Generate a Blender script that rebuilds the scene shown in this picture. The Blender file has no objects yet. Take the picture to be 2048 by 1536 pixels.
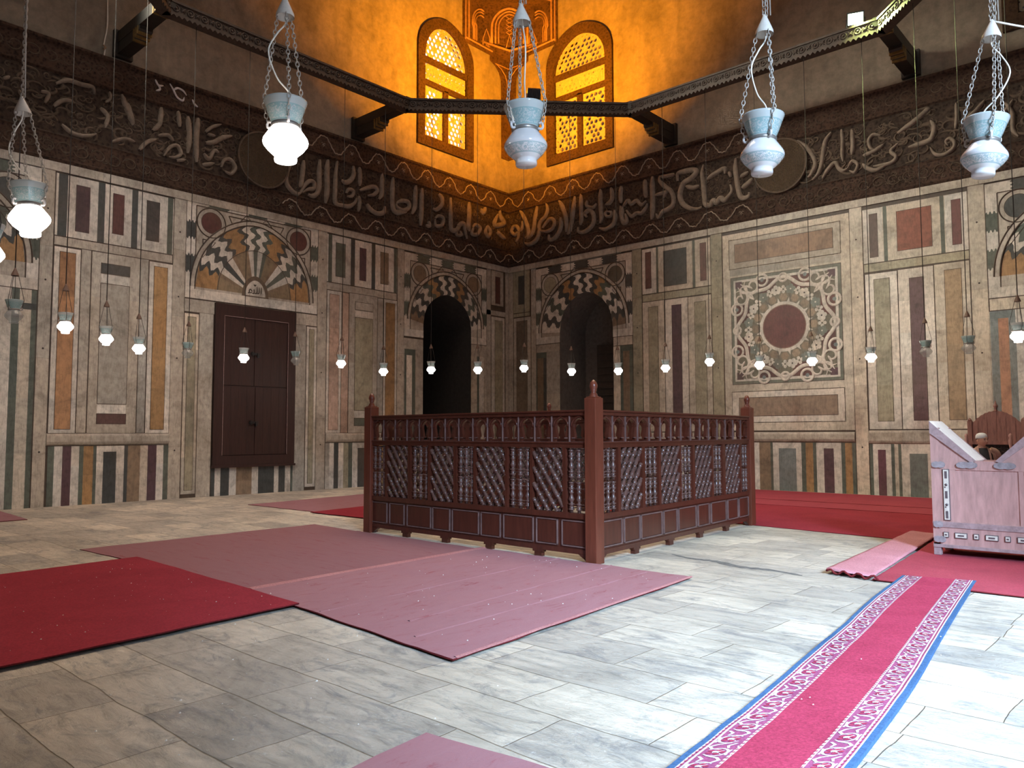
import bpy, bmesh, math, random
from mathutils import Vector, Matrix, noise
R = random.Random(7)
S = bpy.context.scene
COL = S.collection
PI = math.pi

# ------------------------------------------------------------------ camera
YAW, PITCH, ROLL, FPX = 2.303590, 0.064300, -0.002143, 1546.7
CAM = Vector((19.276, -21.238, 1.6))
fwd = Vector((math.cos(YAW)*math.cos(PITCH), math.sin(YAW)*math.cos(PITCH), math.sin(PITCH)))
rgt = Vector((math.sin(YAW), -math.cos(YAW), 0))
up = rgt.cross(fwd)
r2 = rgt*math.cos(ROLL) + up*math.sin(ROLL)
u2 = -rgt*math.sin(ROLL) + up*math.cos(ROLL)
cd = bpy.data.cameras.new('camera')
cam = bpy.data.objects.new('camera', cd); COL.objects.link(cam)
cd.sensor_fit = 'HORIZONTAL'; cd.sensor_width = 36.0; cd.lens = 36.0*FPX/2048.0
cd.clip_start = 0.05; cd.clip_end = 200
m = Matrix((r2, u2, -fwd)).transposed().to_4x4(); m.translation = CAM
cam.matrix_world = m
S.camera = cam

# ------------------------------------------------------------------ world, big lights, exposure
S.view_settings.view_transform = 'Standard'
S.view_settings.look = 'None'
S.view_settings.gamma = 1.0
S.view_settings.use_curve_mapping = False
S.view_settings.exposure = 0.0
W = bpy.data.worlds.new('world'); S.world = W; W.use_nodes = True
W.node_tree.nodes['Background'].inputs[0].default_value = (0.72, 0.82, 1.0, 1)
W.node_tree.nodes['Background'].inputs[1].default_value = 1.2

def area(name, loc, target, size, size_y, power, color, spread=PI):
    l = bpy.data.lights.new(name, 'AREA'); l.shape = 'RECTANGLE'; l.size = size; l.size_y = size_y
    l.energy = power; l.color = color; l.spread = spread
    o = bpy.data.objects.new(name, l); COL.objects.link(o); o.location = loc
    d = Vector(target) - Vector(loc)
    o.rotation_euler = d.to_track_quat('-Z', 'Y').to_euler()
    return o
# daylight through the tall doorway of the right-hand wall
area('doorway_daylight', (33.0, -26.4, 14.0), (17.0, -16.0, 0.0), 5.6, 11.5, 52000, (0.50, 0.73, 1.0))
# added fill that brightens the left wall, placed at the added near-wall window
area('left_wall_fill', (17.4, -21.85, 13.6), (0.0, -14.2, 3.4), 1.9, 3.6, 190, (1.0, 0.93, 0.84), 0.62)
# weak daylight from the windows under the dome
area('dome_daylight', (11, -11, 19.6), (11, -11, 0), 12, 12, 1150, (1.0, 0.83, 0.68), 1.7)
# the amber floodlight on the ring beam that washes the corner
area('amber_flood_light', (4.84, -4.50, 11.53), (1.6, -1.6, 17.6), 0.34, 0.22, 2500, (1.0, 0.34, 0.004), 2.9)
# the greenish floodlight on the ring beam by the right wall
area('green_flood_light', (13.52, -2.62, 11.50), (15.2, -4.0, 6.2), 0.22, 0.18, 120, (0.80, 1.0, 0.34), 2.1)
# added narrow fill aimed at the right wall, from an unseen added left-wall window
area('right_wall_fill', (0.35, -17.5, 13.6), (15.0, 0.0, 4.2), 1.9, 3.6, 430, (1.0, 0.95, 0.78), 0.75)

# ------------------------------------------------------------------ helpers
def link(o, parent=None):
    COL.objects.link(o)
    if parent is not None: o.parent = parent
    return o
def tag(o, label=None, cat=None, group=None, kind=None):
    if label: o['label'] = label
    if cat: o['category'] = cat
    if group: o['group'] = group
    if kind: o['kind'] = kind
    return o
def empty(name, loc=(0,0,0), rz=0.0):
    o = bpy.data.objects.new(name, None); o.location = loc; o.rotation_euler = (0,0,rz)
    o.empty_display_size = 0.1
    return link(o)
def copy_tree(o, parent=None):
    c = o.copy(); COL.objects.link(c)
    if parent is not None: c.parent = parent
    for ch in list(o.children): copy_tree(ch, c)
    return c

class MB:
    """collects faces of one mesh, with an optional colour per face"""
    def __init__(s): s.v=[]; s.f=[]; s.c=[]; s.mi=[]; s.sm=[]
    def add(s, vs, fs, col=(1,1,1), mi=0, smooth=False):
        n=len(s.v); s.v += [tuple(p) for p in vs]
        for f in fs:
            s.f.append(tuple(i+n for i in f)); s.c.append(col); s.mi.append(mi); s.sm.append(smooth)
    def box(s, a, b, col=(1,1,1), mi=0, M=None):
        x0,y0,z0=a; x1,y1,z1=b
        vs=[(x0,y0,z0),(x1,y0,z0),(x1,y1,z0),(x0,y1,z0),(x0,y0,z1),(x1,y0,z1),(x1,y1,z1),(x0,y1,z1)]
        if M is not None: vs=[tuple(M @ Vector(p)) for p in vs]
        s.add(vs,[(0,3,2,1),(4,5,6,7),(0,1,5,4),(1,2,6,5),(2,3,7,6),(3,0,4,7)],col,mi)
    def lathe(s, prof, M=None, n=16, col=(1,1,1), mi=0, smooth=True, caps=True):
        vs=[]; fs=[]
        for r,z in prof:
            for k in range(n):
                a=2*PI*k/n; p=Vector((r*math.cos(a), r*math.sin(a), z))
                vs.append(tuple(M@p) if M is not None else tuple(p))
        for i in range(len(prof)-1):
            for k in range(n):
                k2=(k+1)%n; fs.append((i*n+k,i*n+k2,(i+1)*n+k2,(i+1)*n+k))
        if caps:
            if prof[0][0]>1e-4: fs.append(tuple(range(n-1,-1,-1)))
            if prof[-1][0]>1e-4: fs.append(tuple((len(prof)-1)*n+k for k in range(n)))
        s.add(vs,fs,col,mi,smooth)
    def tube(s, pts, r, n=6, col=(1,1,1), mi=0, closed=False):
        P=[Vector(p) for p in pts]; m_=len(P); vs=[]; fs=[]
        rr = r if isinstance(r,(list,tuple)) else [r]*m_
        prev=None
        for i in range(m_):
            if closed: t=P[(i+1)%m_]-P[i-1]
            else: t=P[min(i+1,m_-1)]-P[max(i-1,0)]
            t.normalize()
            if prev is None:
                a=Vector((0,0,1)) if abs(t.z)<0.9 else Vector((1,0,0))
            else: a=prev
            nx=(a-t*a.dot(t)).normalized(); prev=nx; ny=t.cross(nx)
            for k in range(n):
                an=2*PI*k/n; vs.append(tuple(P[i]+(nx*math.cos(an)+ny*math.sin(an))*rr[i]))
        last=m_ if closed else m_-1
        for i in range(last):
            j=(i+1)%m_
            for k in range(n):
                k2=(k+1)%n; fs.append((i*n+k,i*n+k2,j*n+k2,j*n+k))
        if not closed:
            fs.append(tuple(range(n-1,-1,-1))); fs.append(tuple((m_-1)*n+k for k in range(n)))
        s.add(vs,fs,col,mi,True)
    def build(s, name, mats, parent=None, recalc=True, bevel=0.0):
        me=bpy.data.meshes.new(name); me.from_pydata(s.v,[],s.f)
        for mt in (mats if isinstance(mats,(list,tuple)) else [mats]): me.materials.append(mt)
        me.polygons.foreach_set('material_index', s.mi)
        me.polygons.foreach_set('use_smooth', s.sm)
        if any(c!=(1,1,1) for c in s.c):
            at=me.color_attributes.new('Col','FLOAT_COLOR','CORNER'); buf=[]
            for p,c in zip(s.f,s.c): buf += [c[0],c[1],c[2],1.0]*len(p)
            at.data.foreach_set('color', buf)
        me.update()
        if recalc:
            bm=bmesh.new(); bm.from_mesh(me); bmesh.ops.recalc_face_normals(bm, faces=bm.faces); bm.to_mesh(me); bm.free()
        o=link(bpy.data.objects.new(name,me),parent)
        if bevel>0:
            b=o.modifiers.new('edge','BEVEL'); b.width=bevel; b.segments=2; b.limit_method='ANGLE'
        return o

def smooth_path(pts, k=6):
    if len(pts)<3:
        a,b=Vector(pts[0]),Vector(pts[-1]); return [tuple(a.lerp(b,i/k)) for i in range(k+1)]
    out=[]; P=[Vector(p) for p in pts]
    for i in range(len(P)-1):
        p0=P[max(i-1,0)];p1=P[i];p2=P[i+1];p3=P[min(i+2,len(P)-1)]
        for j in range(k):
            t=j/k
            out.append(tuple(0.5*((2*p1)+(p2-p0)*t+(2*p0-5*p1+4*p2-p3)*t*t+(3*p1-p0-3*p2+p3)*t**3)))
    out.append(tuple(P[-1])); return out

# ------------------------------------------------------------------ materials
def mat(name):
    m=bpy.data.materials.new(name); m.use_nodes=True; nt=m.node_tree
    return m, nt, nt.nodes['Principled BSDF']
def node(nt, t, ins={}, **kw):
    n=nt.nodes.new(t)
    for k,v in kw.items(): setattr(n,k,v)
    for k,v in ins.items():
        if hasattr(v,'is_output'): nt.links.new(v, n.inputs[k])
        else: n.inputs[k].default_value = v
    return n
def coords(nt, scale=(1,1,1), kind='Object'):
    tc=nt.nodes.new('ShaderNodeTexCoord'); mp=node(nt,'ShaderNodeMapping',{'Scale':scale})
    nt.links.new(tc.outputs[kind], mp.inputs['Vector']); return mp.outputs[0]
def ramp(nt, fac, stops):
    r=nt.nodes.new('ShaderNodeValToRGB'); nt.links.new(fac,r.inputs[0]); e=r.color_ramp.elements
    while len(e)<len(stops): e.new(0.5)
    for el,(p,c) in zip(e,stops): el.position=p; el.color=(c[0],c[1],c[2],1) if not isinstance(c,(int,float)) else (c,c,c,1)
    return r.outputs[0]
def mix(nt, fac, a, b, mode='MIX'):
    n=node(nt,'ShaderNodeMix',data_type='RGBA',blend_type=mode)
    for sock,v in ((n.inputs[0],fac),(n.inputs[6],a),(n.inputs[7],b)):
        if hasattr(v,'is_output'): nt.links.new(v,sock)
        else: sock.default_value = v if isinstance(v,(int,float)) else (*v,1)[:4]
    return n.outputs[2]
def math_(nt, op, a, b=0.0, c=0.0):
    n=node(nt,'ShaderNodeMath',operation=op)
    for i,v in enumerate((a,b,c)):
        if hasattr(v,'is_output'): nt.links.new(v,n.inputs[i])
        else: n.inputs[i].default_value=v
    return n.outputs[0]
def noise_(nt, vec, scale, detail=6, rough=0.6, dist=0.0):
    n=node(nt,'ShaderNodeTexNoise',{'Vector':vec,'Scale':scale,'Detail':detail,'Roughness':rough,'Distortion':dist}); return n.outputs[0]
def bump(nt, bs, h, strength=0.3, dist=0.02):
    b=node(nt,'ShaderNodeBump',{'Strength':strength,'Distance':dist,'Height':h}); nt.links.new(b.outputs[0],bs.inputs['Normal'])

def m_marble():
    m,nt,b=mat('inlaid_marble'); v=coords(nt)
    at=nt.nodes.new('ShaderNodeVertexColor'); at.layer_name='Col'
    n1=noise_(nt,v,1.3,8,.65,1.2); n2=noise_(nt,v,9,6,.7); n3=noise_(nt,coords(nt,(6,6,0.8)),3,6,.6,2)
    a=mix(nt,1.0,at.outputs[0],ramp(nt,n1,[(.30,.62),(.5,1.0),(.72,1.12)]),'MULTIPLY')
    a=mix(nt,1.0,a,ramp(nt,n2,[(.3,.72),(.55,1.05),(.75,1.15)]),'MULTIPLY')
    a=mix(nt,1.0,a,ramp(nt,n3,[(.40,.80),(.5,1.0),(.65,1.0)]),'MULTIPLY')
    dirt=ramp(nt,noise_(nt,v,.55,5,.6,.5),[(.45,0.0),(.7,1.0)])
    a=mix(nt,math_(nt,'MULTIPLY',dirt,.35),a,(.11,.075,.05))
    nt.links.new(a,b.inputs['Base Color']); b.inputs['Roughness'].default_value=.55
    bump(nt,b,n2,.12,.01); return m
def m_plaster():
    m,nt,b=mat('old_plaster'); v=coords(nt)
    n1=noise_(nt,v,.5,8,.65,.8); n2=noise_(nt,v,4,8,.7,.3); n3=noise_(nt,coords(nt,(1,1,.25)),1.2,6,.6,.5)
    a=ramp(nt,n1,[(.3,(.17,.138,.106)),(.5,(.24,.195,.148)),(.7,(.28,.23,.175))])
    a=mix(nt,1.0,a,ramp(nt,n2,[(.3,.72),(.6,1.08)]),'MULTIPLY')
    a=mix(nt,1.0,a,ramp(nt,n3,[(.35,.78),(.55,1.05)]),'MULTIPLY')
    nt.links.new(a,b.inputs['Base Color']); b.inputs['Roughness'].default_value=.9
    bump(nt,b,n2,.35,.02); return m
def m_simple(name, col, rough=.6, nscale=8, lo=.7, hi=1.15, stretch=(1,1,1), bmp=.15, metal=0, spec=.5):
    m,nt,b=mat(name); v=coords(nt,stretch); n=noise_(nt,v,nscale,6,.65,.4)
    a=mix(nt,1.0,(*col,1)[:3],ramp(nt,n,[(.3,lo),(.7,hi)]),'MULTIPLY')
    nt.links.new(a,b.inputs['Base Color']); b.inputs['Roughness'].default_value=rough; b.inputs['Metallic'].default_value=metal
    b.inputs['Specular IOR Level'].default_value=spec
    if bmp: bump(nt,b,n,bmp,.01)
    return m
def m_carved(name, c0, c1, scale=7):
    m,nt,b=mat(name); v=coords(nt)
    vo=node(nt,'ShaderNodeTexVoronoi',{'Vector':v,'Scale':scale},feature='SMOOTH_F1')
    w=noise_(nt,v,scale*1.6,4,.6,3.0)
    h=math_(nt,'ADD',vo.outputs[0],w)
    a=mix(nt,ramp(nt,h,[(.55,0.0),(1.0,1.0)]),c0,c1)
    a=mix(nt,1.0,a,ramp(nt,noise_(nt,v,1.0,5,.6),[(.3,.65),(.7,1.2)]),'MULTIPLY')
    nt.links.new(a,b.inputs['Base Color']); b.inputs['Roughness'].default_value=.75; b.inputs['Specular IOR Level'].default_value=.25
    bump(nt,b,h,.9,.05); return m
def m_floor():
    m,nt,b=mat('stone_floor'); v=coords(nt)
    vd=node(nt,'ShaderNodeVectorMath',{0:v},operation='ADD')
    nn=node(nt,'ShaderNodeTexNoise',{'Vector':v,'Scale':1.2,'Detail':3})
    sc=node(nt,'ShaderNodeVectorMath',{0:nn.outputs['Color'],'Scale':.09},operation='SCALE')
    nt.links.new(sc.outputs[0],vd.inputs[1])
    br=node(nt,'ShaderNodeTexBrick',{'Vector':vd.outputs[0],'Color1':(.66,.66,.67,1),'Color2':(1.12,1.10,1.05,1),'Mortar':(.55,.50,.43,1),'Scale':1.0,'Mortar Size':.006,'Mortar Smooth':.8,'Bias':0.15,'Brick Width':.92,'Row Height':.52},offset=.42,squash=1.4,squash_frequency=3)
    n1=noise_(nt,v,.55,8,.68,1.0); n2=noise_(nt,coords(nt,(1,3.2,1)),3.2,9,.75,.7); n3=noise_(nt,v,17,6,.78); n4=noise_(nt,coords(nt,(1,2,1)),1.7,8,.78,1.2)
    a=mix(nt,1.0,br.outputs[0],(.50,.44,.37),'MULTIPLY')
    a=mix(nt,1.0,a,ramp(nt,n1,[(.28,.66),(.5,1.0),(.70,1.22)]),'MULTIPLY')
    a=mix(nt,1.0,a,ramp(nt,n2,[(.30,.58),(.46,.98),(.72,1.22)]),'MULTIPLY')
    a=mix(nt,ramp(nt,n4,[(.51,0.0),(.64,.66)]),a,(.17,.165,.165))
    a=mix(nt,ramp(nt,n3,[(.60,0.0),(.68,.65)]),a,(.62,.58,.53))
    a=mix(nt,ramp(nt,noise_(nt,v,13,6,.8,.4),[(.66,0.0),(.73,.6)]),a,(.13,.12,.11))
    nt.links.new(a,b.inputs['Base Color']); b.inputs['Roughness'].default_value=.66
    h=math_(nt,'ADD',math_(nt,'MULTIPLY',br.outputs[1],-.6),math_(nt,'ADD',math_(nt,'MULTIPLY',n2,1.2),math_(nt,'MULTIPLY',n3,.6)))
    bump(nt,b,h,.85,.03); return m
def m_carpet(name, c0, c1, dust=None, dustamt=0.0, stretch=(1,1,1), seedz=0.0):
    m,nt,b=mat(name); v=coords(nt,stretch)
    n1=noise_(nt,v,1.4,7,.7,.6); n2=noise_(nt,coords(nt),60,3,.7); n3=noise_(nt,coords(nt,(stretch[0]*3,stretch[1]*3,1)),2.5,7,.75,1.0)
    a=mix(nt,ramp(nt,n1,[(.3,0.0),(.7,1.0)]),c0,c1)
    a=mix(nt,1.0,a,ramp(nt,n2,[(.3,.70),(.7,1.2)]),'MULTIPLY')
    if dust:
        a=mix(nt,math_(nt,'MULTIPLY',ramp(nt,n3,[(.34,1.0),(.58,.90),(.68,.40),(.75,.20)]),dustamt),a,dust)
    nt.links.new(a,b.inputs['Base Color']); b.inputs['Roughness'].default_value=.95; b.inputs['Specular IOR Level'].default_value=.1
    bump(nt,b,n2,.5,.006); return m
def m_emit(name, col, strength, base=(.8,.8,.8)):
    m,nt,b=mat(name); b.inputs['Base Color'].default_value=(*base,1); b.inputs['Emission Color'].default_value=(*col,1); b.inputs['Emission Strength'].default_value=strength
    b.inputs['Roughness'].default_value=.3; return m
def m_glass(name, base, pat, transp, lo, hi):
    """milky painted lamp glass: pale body with fine bands and a scribbled frieze, partly see-through"""
    m,nt,b=mat(name); tc=nt.nodes.new('ShaderNodeTexCoord'); sp=nt.nodes.new('ShaderNodeSeparateXYZ'); nt.links.new(tc.outputs['Object'],sp.inputs[0])
    z=sp.outputs[2]
    band=math_(nt,'MULTIPLY',math_(nt,'GREATER_THAN',z,lo),math_(nt,'LESS_THAN',z,hi))
    n=noise_(nt,tc.outputs['Object'],48,2,.5,1.5)
    scr=math_(nt,'LESS_THAN',math_(nt,'ABSOLUTE',math_(nt,'SUBTRACT',n,.5)),.07)
    e1=math_(nt,'LESS_THAN',math_(nt,'ABSOLUTE',math_(nt,'SUBTRACT',z,lo)),.003)
    e2=math_(nt,'LESS_THAN',math_(nt,'ABSOLUTE',math_(nt,'SUBTRACT',z,hi)),.003)
    f=math_(nt,'MAXIMUM',math_(nt,'MULTIPLY',band,scr),math_(nt,'MAXIMUM',e1,e2))
    c=mix(nt,math_(nt,'MULTIPLY',f,.8),base,pat)
    nt.links.new(c,b.inputs['Base Color']); b.inputs['Roughness'].default_value=.12; b.inputs['Coat Weight'].default_value=.4
    tr=nt.nodes.new('ShaderNodeBsdfTransparent'); tr.inputs[0].default_value=(.92,.96,.97,1)
    ms=nt.nodes.new('ShaderNodeMixShader'); ms.inputs[0].default_value=transp
    nt.links.new(b.outputs[0],ms.inputs[1]); nt.links.new(tr.outputs[0],ms.inputs[2])
    nt.links.new(ms.outputs[0],nt.nodes['Material Output'].inputs[0]); return m

M_MARBLE=m_marble(); M_PLASTER=m_plaster(); M_FLOOR=m_floor()
M_BAND=m_carved('carved_band_ground',(.016,.010,.008),(.075,.050,.037),11)
M_BORDER=m_carved('carved_border',(.022,.012,.009),(.095,.054,.038),16)
M_LETTER=m_simple('carved_letter',(.235,.185,.145),.8,6,.65,1.15,bmp=.3,spec=.2)
M_SCROLL=m_simple('carved_scroll',(.105,.075,.055),.8,6,.6,1.2,bmp=.2,spec=.2)
M_WAVE=m_simple('wave_moulding',(.33,.26,.205),.8,5,.6,1.2,bmp=.2,spec=.2)
M_ROUNDEL=m_carved('roundel_lattice',(.10,.060,.024),(.30,.19,.085),30)
M_WHITEPAINT=m_simple('flaking_white',(.55,.50,.50),.8)
M_DARKWOOD=m_simple('dark_carved_wood',(.055,.036,.026),.55,10,.6,1.3,(1,1,1),.4)
M_BRACKET=m_simple('black_bracket_wood',(.020,.015,.012),.45,8,.6,1.4)
M_GILT=m_simple('worn_gilding',(.30,.18,.06),.45,10,.5,1.2,metal=.5)
M_REDWOOD=m_simple('red_stained_wood',(.066,.0165,.0095),.30,3,.72,1.2,(6,6,.8),.06,spec=.4)
M_POST=m_simple('warm_lit_post_wood',(.120,.030,.016),.30,3,.75,1.2,(6,6,.8),.06,spec=.4)  # same red wood, redder: the warm light on the posts is in the colour
M_TURNED=m_simple('dusty_turned_wood',(.088,.043,.035),.27,6,.7,1.25,bmp=.05)
M_WOODEDGE=m_simple('highlit_bead_wood',(.15,.085,.075),.35,6,.6,1.2,bmp=.05)  # paler worn beads; the highlights on their edges are put into this colour
M_DOORWOOD=m_simple('old_red_door_wood',(.030,.0105,.0085),.5,4,.6,1.3,(5,5,.6),.1)
M_OLDWOOD=m_simple('worn_plum_wood',(.44,.245,.215),.5,3,.75,1.2,(5,5,.9),.1)
M_OLDWOOD2=m_simple('worn_rail_wood',(.33,.225,.22),.45,4,.65,1.25,(3,3,3),.1)
M_PALEWOOD=m_simple('bare_polished_slope_wood',(.80,.72,.68),.3,4,.85,1.08,(3,3,3),.05)
M_IRON=m_simple('grey_iron_strap',(.27,.225,.23),.55,14,.6,1.3)
M_INLAYW=m_simple('bone_inlay',(.62,.55,.47),.4,20,.8,1.1,bmp=.05)
M_INLAYD=m_simple('dark_inlay',(.10,.075,.08),.4,20,.8,1.1,bmp=.05)
M_BENCH=m_simple('carved_red_bench_wood',(.26,.118,.095),.5,5,.6,1.25,(5,5,.8),.2)
M_DARK=m_simple('dark_lattice_wood',(.045,.032,.027),.6)  # dark wood of the bench lattice and the inner shutter
M_CHAIN=m_simple('aged_steel_chain',(.38,.33,.29),.45,30,.7,1.1,bmp=0,metal=.4)
M_DARKCHAIN=m_simple('dark_iron_chain',(.018,.013,.011),.6,30,.7,1.2,bmp=0)
M_CAP=m_simple('enamel_cap',(.50,.44,.39),.4,14,.85,1.05,bmp=0)
M_DARKCAP=m_simple('rusty_cap',(.12,.065,.045),.6,14,.7,1.2,bmp=0)
M_CORD=m_simple('white_flex',(.66,.60,.53),.5,10,.9,1.05,bmp=0)
M_NECK=m_simple('metal_neck_ring',(.22,.20,.185),.35,10,.8,1.1,bmp=0,metal=.6)
M_FUNNEL=m_glass('pale_blue_glass',(.38,.385,.37),(.17,.28,.285),.22,.222,.300)
M_BELLY=m_glass('milky_glass',(.52,.47,.455),(.21,.29,.295),.18,.055,.098)
M_FUNNELF=m_glass('dusty_blue_glass',(.33,.42,.42),(.20,.34,.34),.25,.215,.305)
M_BELLYF=m_glass('clear_dusty_glass',(.42,.40,.39),(.30,.32,.32),.62,.055,.098)
M_LIT=m_emit('lit_opal_glass',(1.0,.94,.87),13.0)
M_BLACK=m_simple('black_lamp_housing',(.012,.012,.013),.4,10,.8,1.2,bmp=0)
M_AMBERLENS=m_emit('amber_lens',(1.0,.45,.05),3.0)
M_GREENLENS=m_emit('green_white_lens',(.80,1.0,.62),9.0)
M_STUCCO=m_simple('pierced_stucco',(.44,.35,.23),.8,14,.75,1.1,bmp=.2)
M_WINFRAME=m_carved('carved_window_frame',(.036,.019,.010),(.095,.052,.029),14)
M_SKYPANE=m_emit('bright_window_glass',(1.0,.96,.90),3.0)
M_DULLPANE=m_emit('dull_window_glass',(.55,.50,.60),.05,(.10,.09,.10))
M_SQUINCH=m_carved('carved_painted_squinch',(.045,.022,.012),(.125,.066,.036),11)
M_SQRIM=m_simple('squinch_moulding',(.30,.17,.09),.7,8,.7,1.2)
M_RED=m_carpet('red_carpet',(.20,.014,.026),(.26,.022,.036),(.30,.07,.08),.14)
M_CRIM=m_carpet('bright_red_carpet',(.23,.022,.038),(.31,.034,.054),(.36,.12,.14),.2)
M_DUSTY=m_carpet('dusty_pink_carpet',(.16,.018,.024),(.24,.035,.040),(.29,.150,.168),.95,(1.0,.35,1))
M_DUSTY2=m_carpet('dusty_rose_carpet',(.16,.018,.024),(.24,.035,.040),(.235,.120,.132),.95,(.25,1.6,1))
M_BACKING=m_carpet('carpet_backing',(.38,.155,.18),(.47,.215,.235))
M_HEM=m_carpet('carpet_hem',(.33,.14,.145),(.42,.20,.20))
M_DKRED=m_carpet('dark_red_carpet',(.10,.012,.014),(.15,.018,.020))
M_RUNNER=m_carpet('runner_red',(.25,.024,.052),(.32,.036,.072))
M_RUNBLUE=m_carpet('runner_blue_edge',(.035,.075,.16),(.055,.11,.21))
M_RUNBORD=m_carpet('runner_border_ground',(.20,.045,.10),(.28,.07,.14))
M_RUNPALE=m_carpet('runner_pale_thread',(.40,.34,.35),(.50,.43,.44))
M_CRUMB=m_simple('white_crumbs',(.7,.64,.58),.8,bmp=0)
M_SKIN=m_simple('skin',(.62,.34,.235),.5,30,.9,1.08,bmp=0)
M_CLOTHW=m_simple('white_knit',(.74,.74,.74),.9,60,.85,1.05)
M_ROBE=m_simple('charcoal_robe',(.040,.040,.040),.9,30,.8,1.1)
M_COAT=m_simple('dusty_brown_coat',(.36,.205,.165),.9,25,.75,1.15)
M_EYE=m_simple('dark_eye',(.02,.015,.012),.3,bmp=0)
M_VOID=m_simple('darkened_niche_plaster',(.035,.030,.028),.9)  # near-black plaster: the shade of the deep left niche is put into the colour
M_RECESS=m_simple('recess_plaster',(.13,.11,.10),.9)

# marble colours (the stone itself)
GR=(.060,.038,.026)                       # joint mortar
WH=(.56,.50,.44); CR=(.50,.425,.345); BE=(.40,.345,.29); GY=(.34,.31,.275); OL=(.30,.265,.19)
OC=(.33,.185,.08); BR=(.20,.135,.088); RD=(.088,.030,.027); PU=(.078,.038,.048); GN=(.085,.098,.080); BK=(.05,.052,.05); SL=(.16,.18,.18); PK=(.44,.30,.235)
def tint(c,a=.12):
    k=1+R.uniform(-a,a); w=R.uniform(-.03,.03)
    return (max(.005,c[0]*k*(1+w)),c[1]*k,max(.005,c[2]*k*(1-w)))

# ------------------------------------------------------------------ floor and room shell
ROOM = 22.2
fb = MB(); fb.box((-3, -ROOM-3, -0.3), (ROOM+3, 3, 0.0)); tag(fb.build('floor', M_FLOOR), kind='structure')
TOP = 20.0

class Wall(MB):
    """mesh written in wall coordinates: s along the wall from the corner, z up, d out of the wall"""
    def __init__(s_, side): MB.__init__(s_); s_.side=side
    def P(s_, s, z, d): return (d,-s,z) if s_.side=='L' else (s,-d,z)
    def quadbox(s_, s0,z0,s1,z1,d0,d1,col=(1,1,1),mi=0):
        if s0>s1: s0,s1=s1,s0
        vs=[s_.P(a,b,c) for c in (d0,d1) for a,b in ((s0,z0),(s1,z0),(s1,z1),(s0,z1))]
        s_.add(vs,[(0,3,2,1),(4,5,6,7),(0,1,5,4),(1,2,6,5),(2,3,7,6),(3,0,4,7)],col,mi)
    def D(s_, L): return .018+.0055*L
    def rect(s_, s0,z0,s1,z1,col,L,n=1,along='z',var=.10):
        for i in range(n):
            if along=='z':
                a=z0+(z1-z0)*i/n; b=z0+(z1-z0)*(i+1)/n
                s_.quadbox(s0,a,s1,b,0,s_.D(L),tint(col,var))
            else:
                a=s0+(s1-s0)*i/n; b=s0+(s1-s0)*(i+1)/n
                s_.quadbox(a,z0,b,z1,0,s_.D(L),tint(col,var))
    def lined(s_, s0,z0,s1,z1,col,L,n=1,along='z',w=.016,var=.1):
        if s0>s1: s0,s1=s1,s0
        s_.quadbox(s0-w,z0-w,s1+w,z1+w,0,s_.D(L-.6),GR)
        s_.rect(s0,z0,s1,z1,col,L,n,along,var)
    def inset(s_, s0,z0,s1,z1,fc,i0,i1,j0,j1,ic,L,nf=3,ni=1,line=True):
        """outer frame slab with an inner slab i0..i1 x j0..j1"""
        s_.lined(s0,z0,s1,z1,fc,L,nf)
        (s_.lined if line else s_.rect)(i0,j0,i1,j1,ic,L+1.2,ni)
    def strip(s_, A, B, L, col, mi=0, d=None):
        d_=s_.D(L) if d is None else d; n=len(A)
        vs=[s_.P(a,b,d_) for a,b in A]+[s_.P(a,b,d_) for a,b in B]
        s_.add(vs,[(i,i+1,n+i+1,n+i) for i in range(n-1)],col,mi)
    def slabstrip(s_, A, B, d0, d1, col, mi=0):
        n=len(A); vs=[]
        for d_ in (d0,d1): vs+=[s_.P(a,b,d_) for a,b in A]+[s_.P(a,b,d_) for a,b in B]
        fs=[]; o=2*n
        for i in range(n-1):
            fs+=[(o+i,o+i+1,o+n+i+1,o+n+i),(i,i+1,o+i+1,o+i),(n+i,n+i+1,o+n+i+1,o+n+i)]
        fs+=[(0,n,o+n,o),(n-1,2*n-1,o+2*n-1,o+n-1)]
        s_.add(vs,fs,col,mi)
    def disc(s_, cs,cz,r,L,col,n=36,r0=0.0):
        A=[(cs+r*math.cos(2*PI*i/n),cz+r*math.sin(2*PI*i/n)) for i in range(n+1)]
        B=[(cs+r0*math.cos(2*PI*i/n),cz+r0*math.sin(2*PI*i/n)) for i in range(n+1)]
        s_.strip(A,B,L,col)
    def rib(s_, pts, w, h, d0, col=(1,1,1), mi=0, taper=True, prof=((-.5,0),(-.36,.72),(0,1),(.36,.72),(.5,0))):
        """raised rounded ribbon along a path"""
        n=len(pts); vs=[]; fs=[]; k=len(prof)
        for i,(a,b) in enumerate(pts):
            p=pts[max(i-1,0)]; q=pts[min(i+1,n-1)]
            t=Vector((q[0]-p[0],q[1]-p[1])); t.normalize(); nx=(-t.y,t.x)
            f=1.0
            if taper:
                u=i/(n-1); f=min(1.0,.42+3.2*u,.35+2.6*(1-u))
            for o,hh in prof: vs.append(s_.P(a+nx[0]*o*w*f,b+nx[1]*o*w*f,d0+h*hh*(.5+.5*f)))
        for i in range(n-1):
            for j in range(k-1): fs.append((i*k+j,i*k+j+1,(i+1)*k+j+1,(i+1)*k+j))
        s_.add(vs,fs,col,mi,True)

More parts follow.
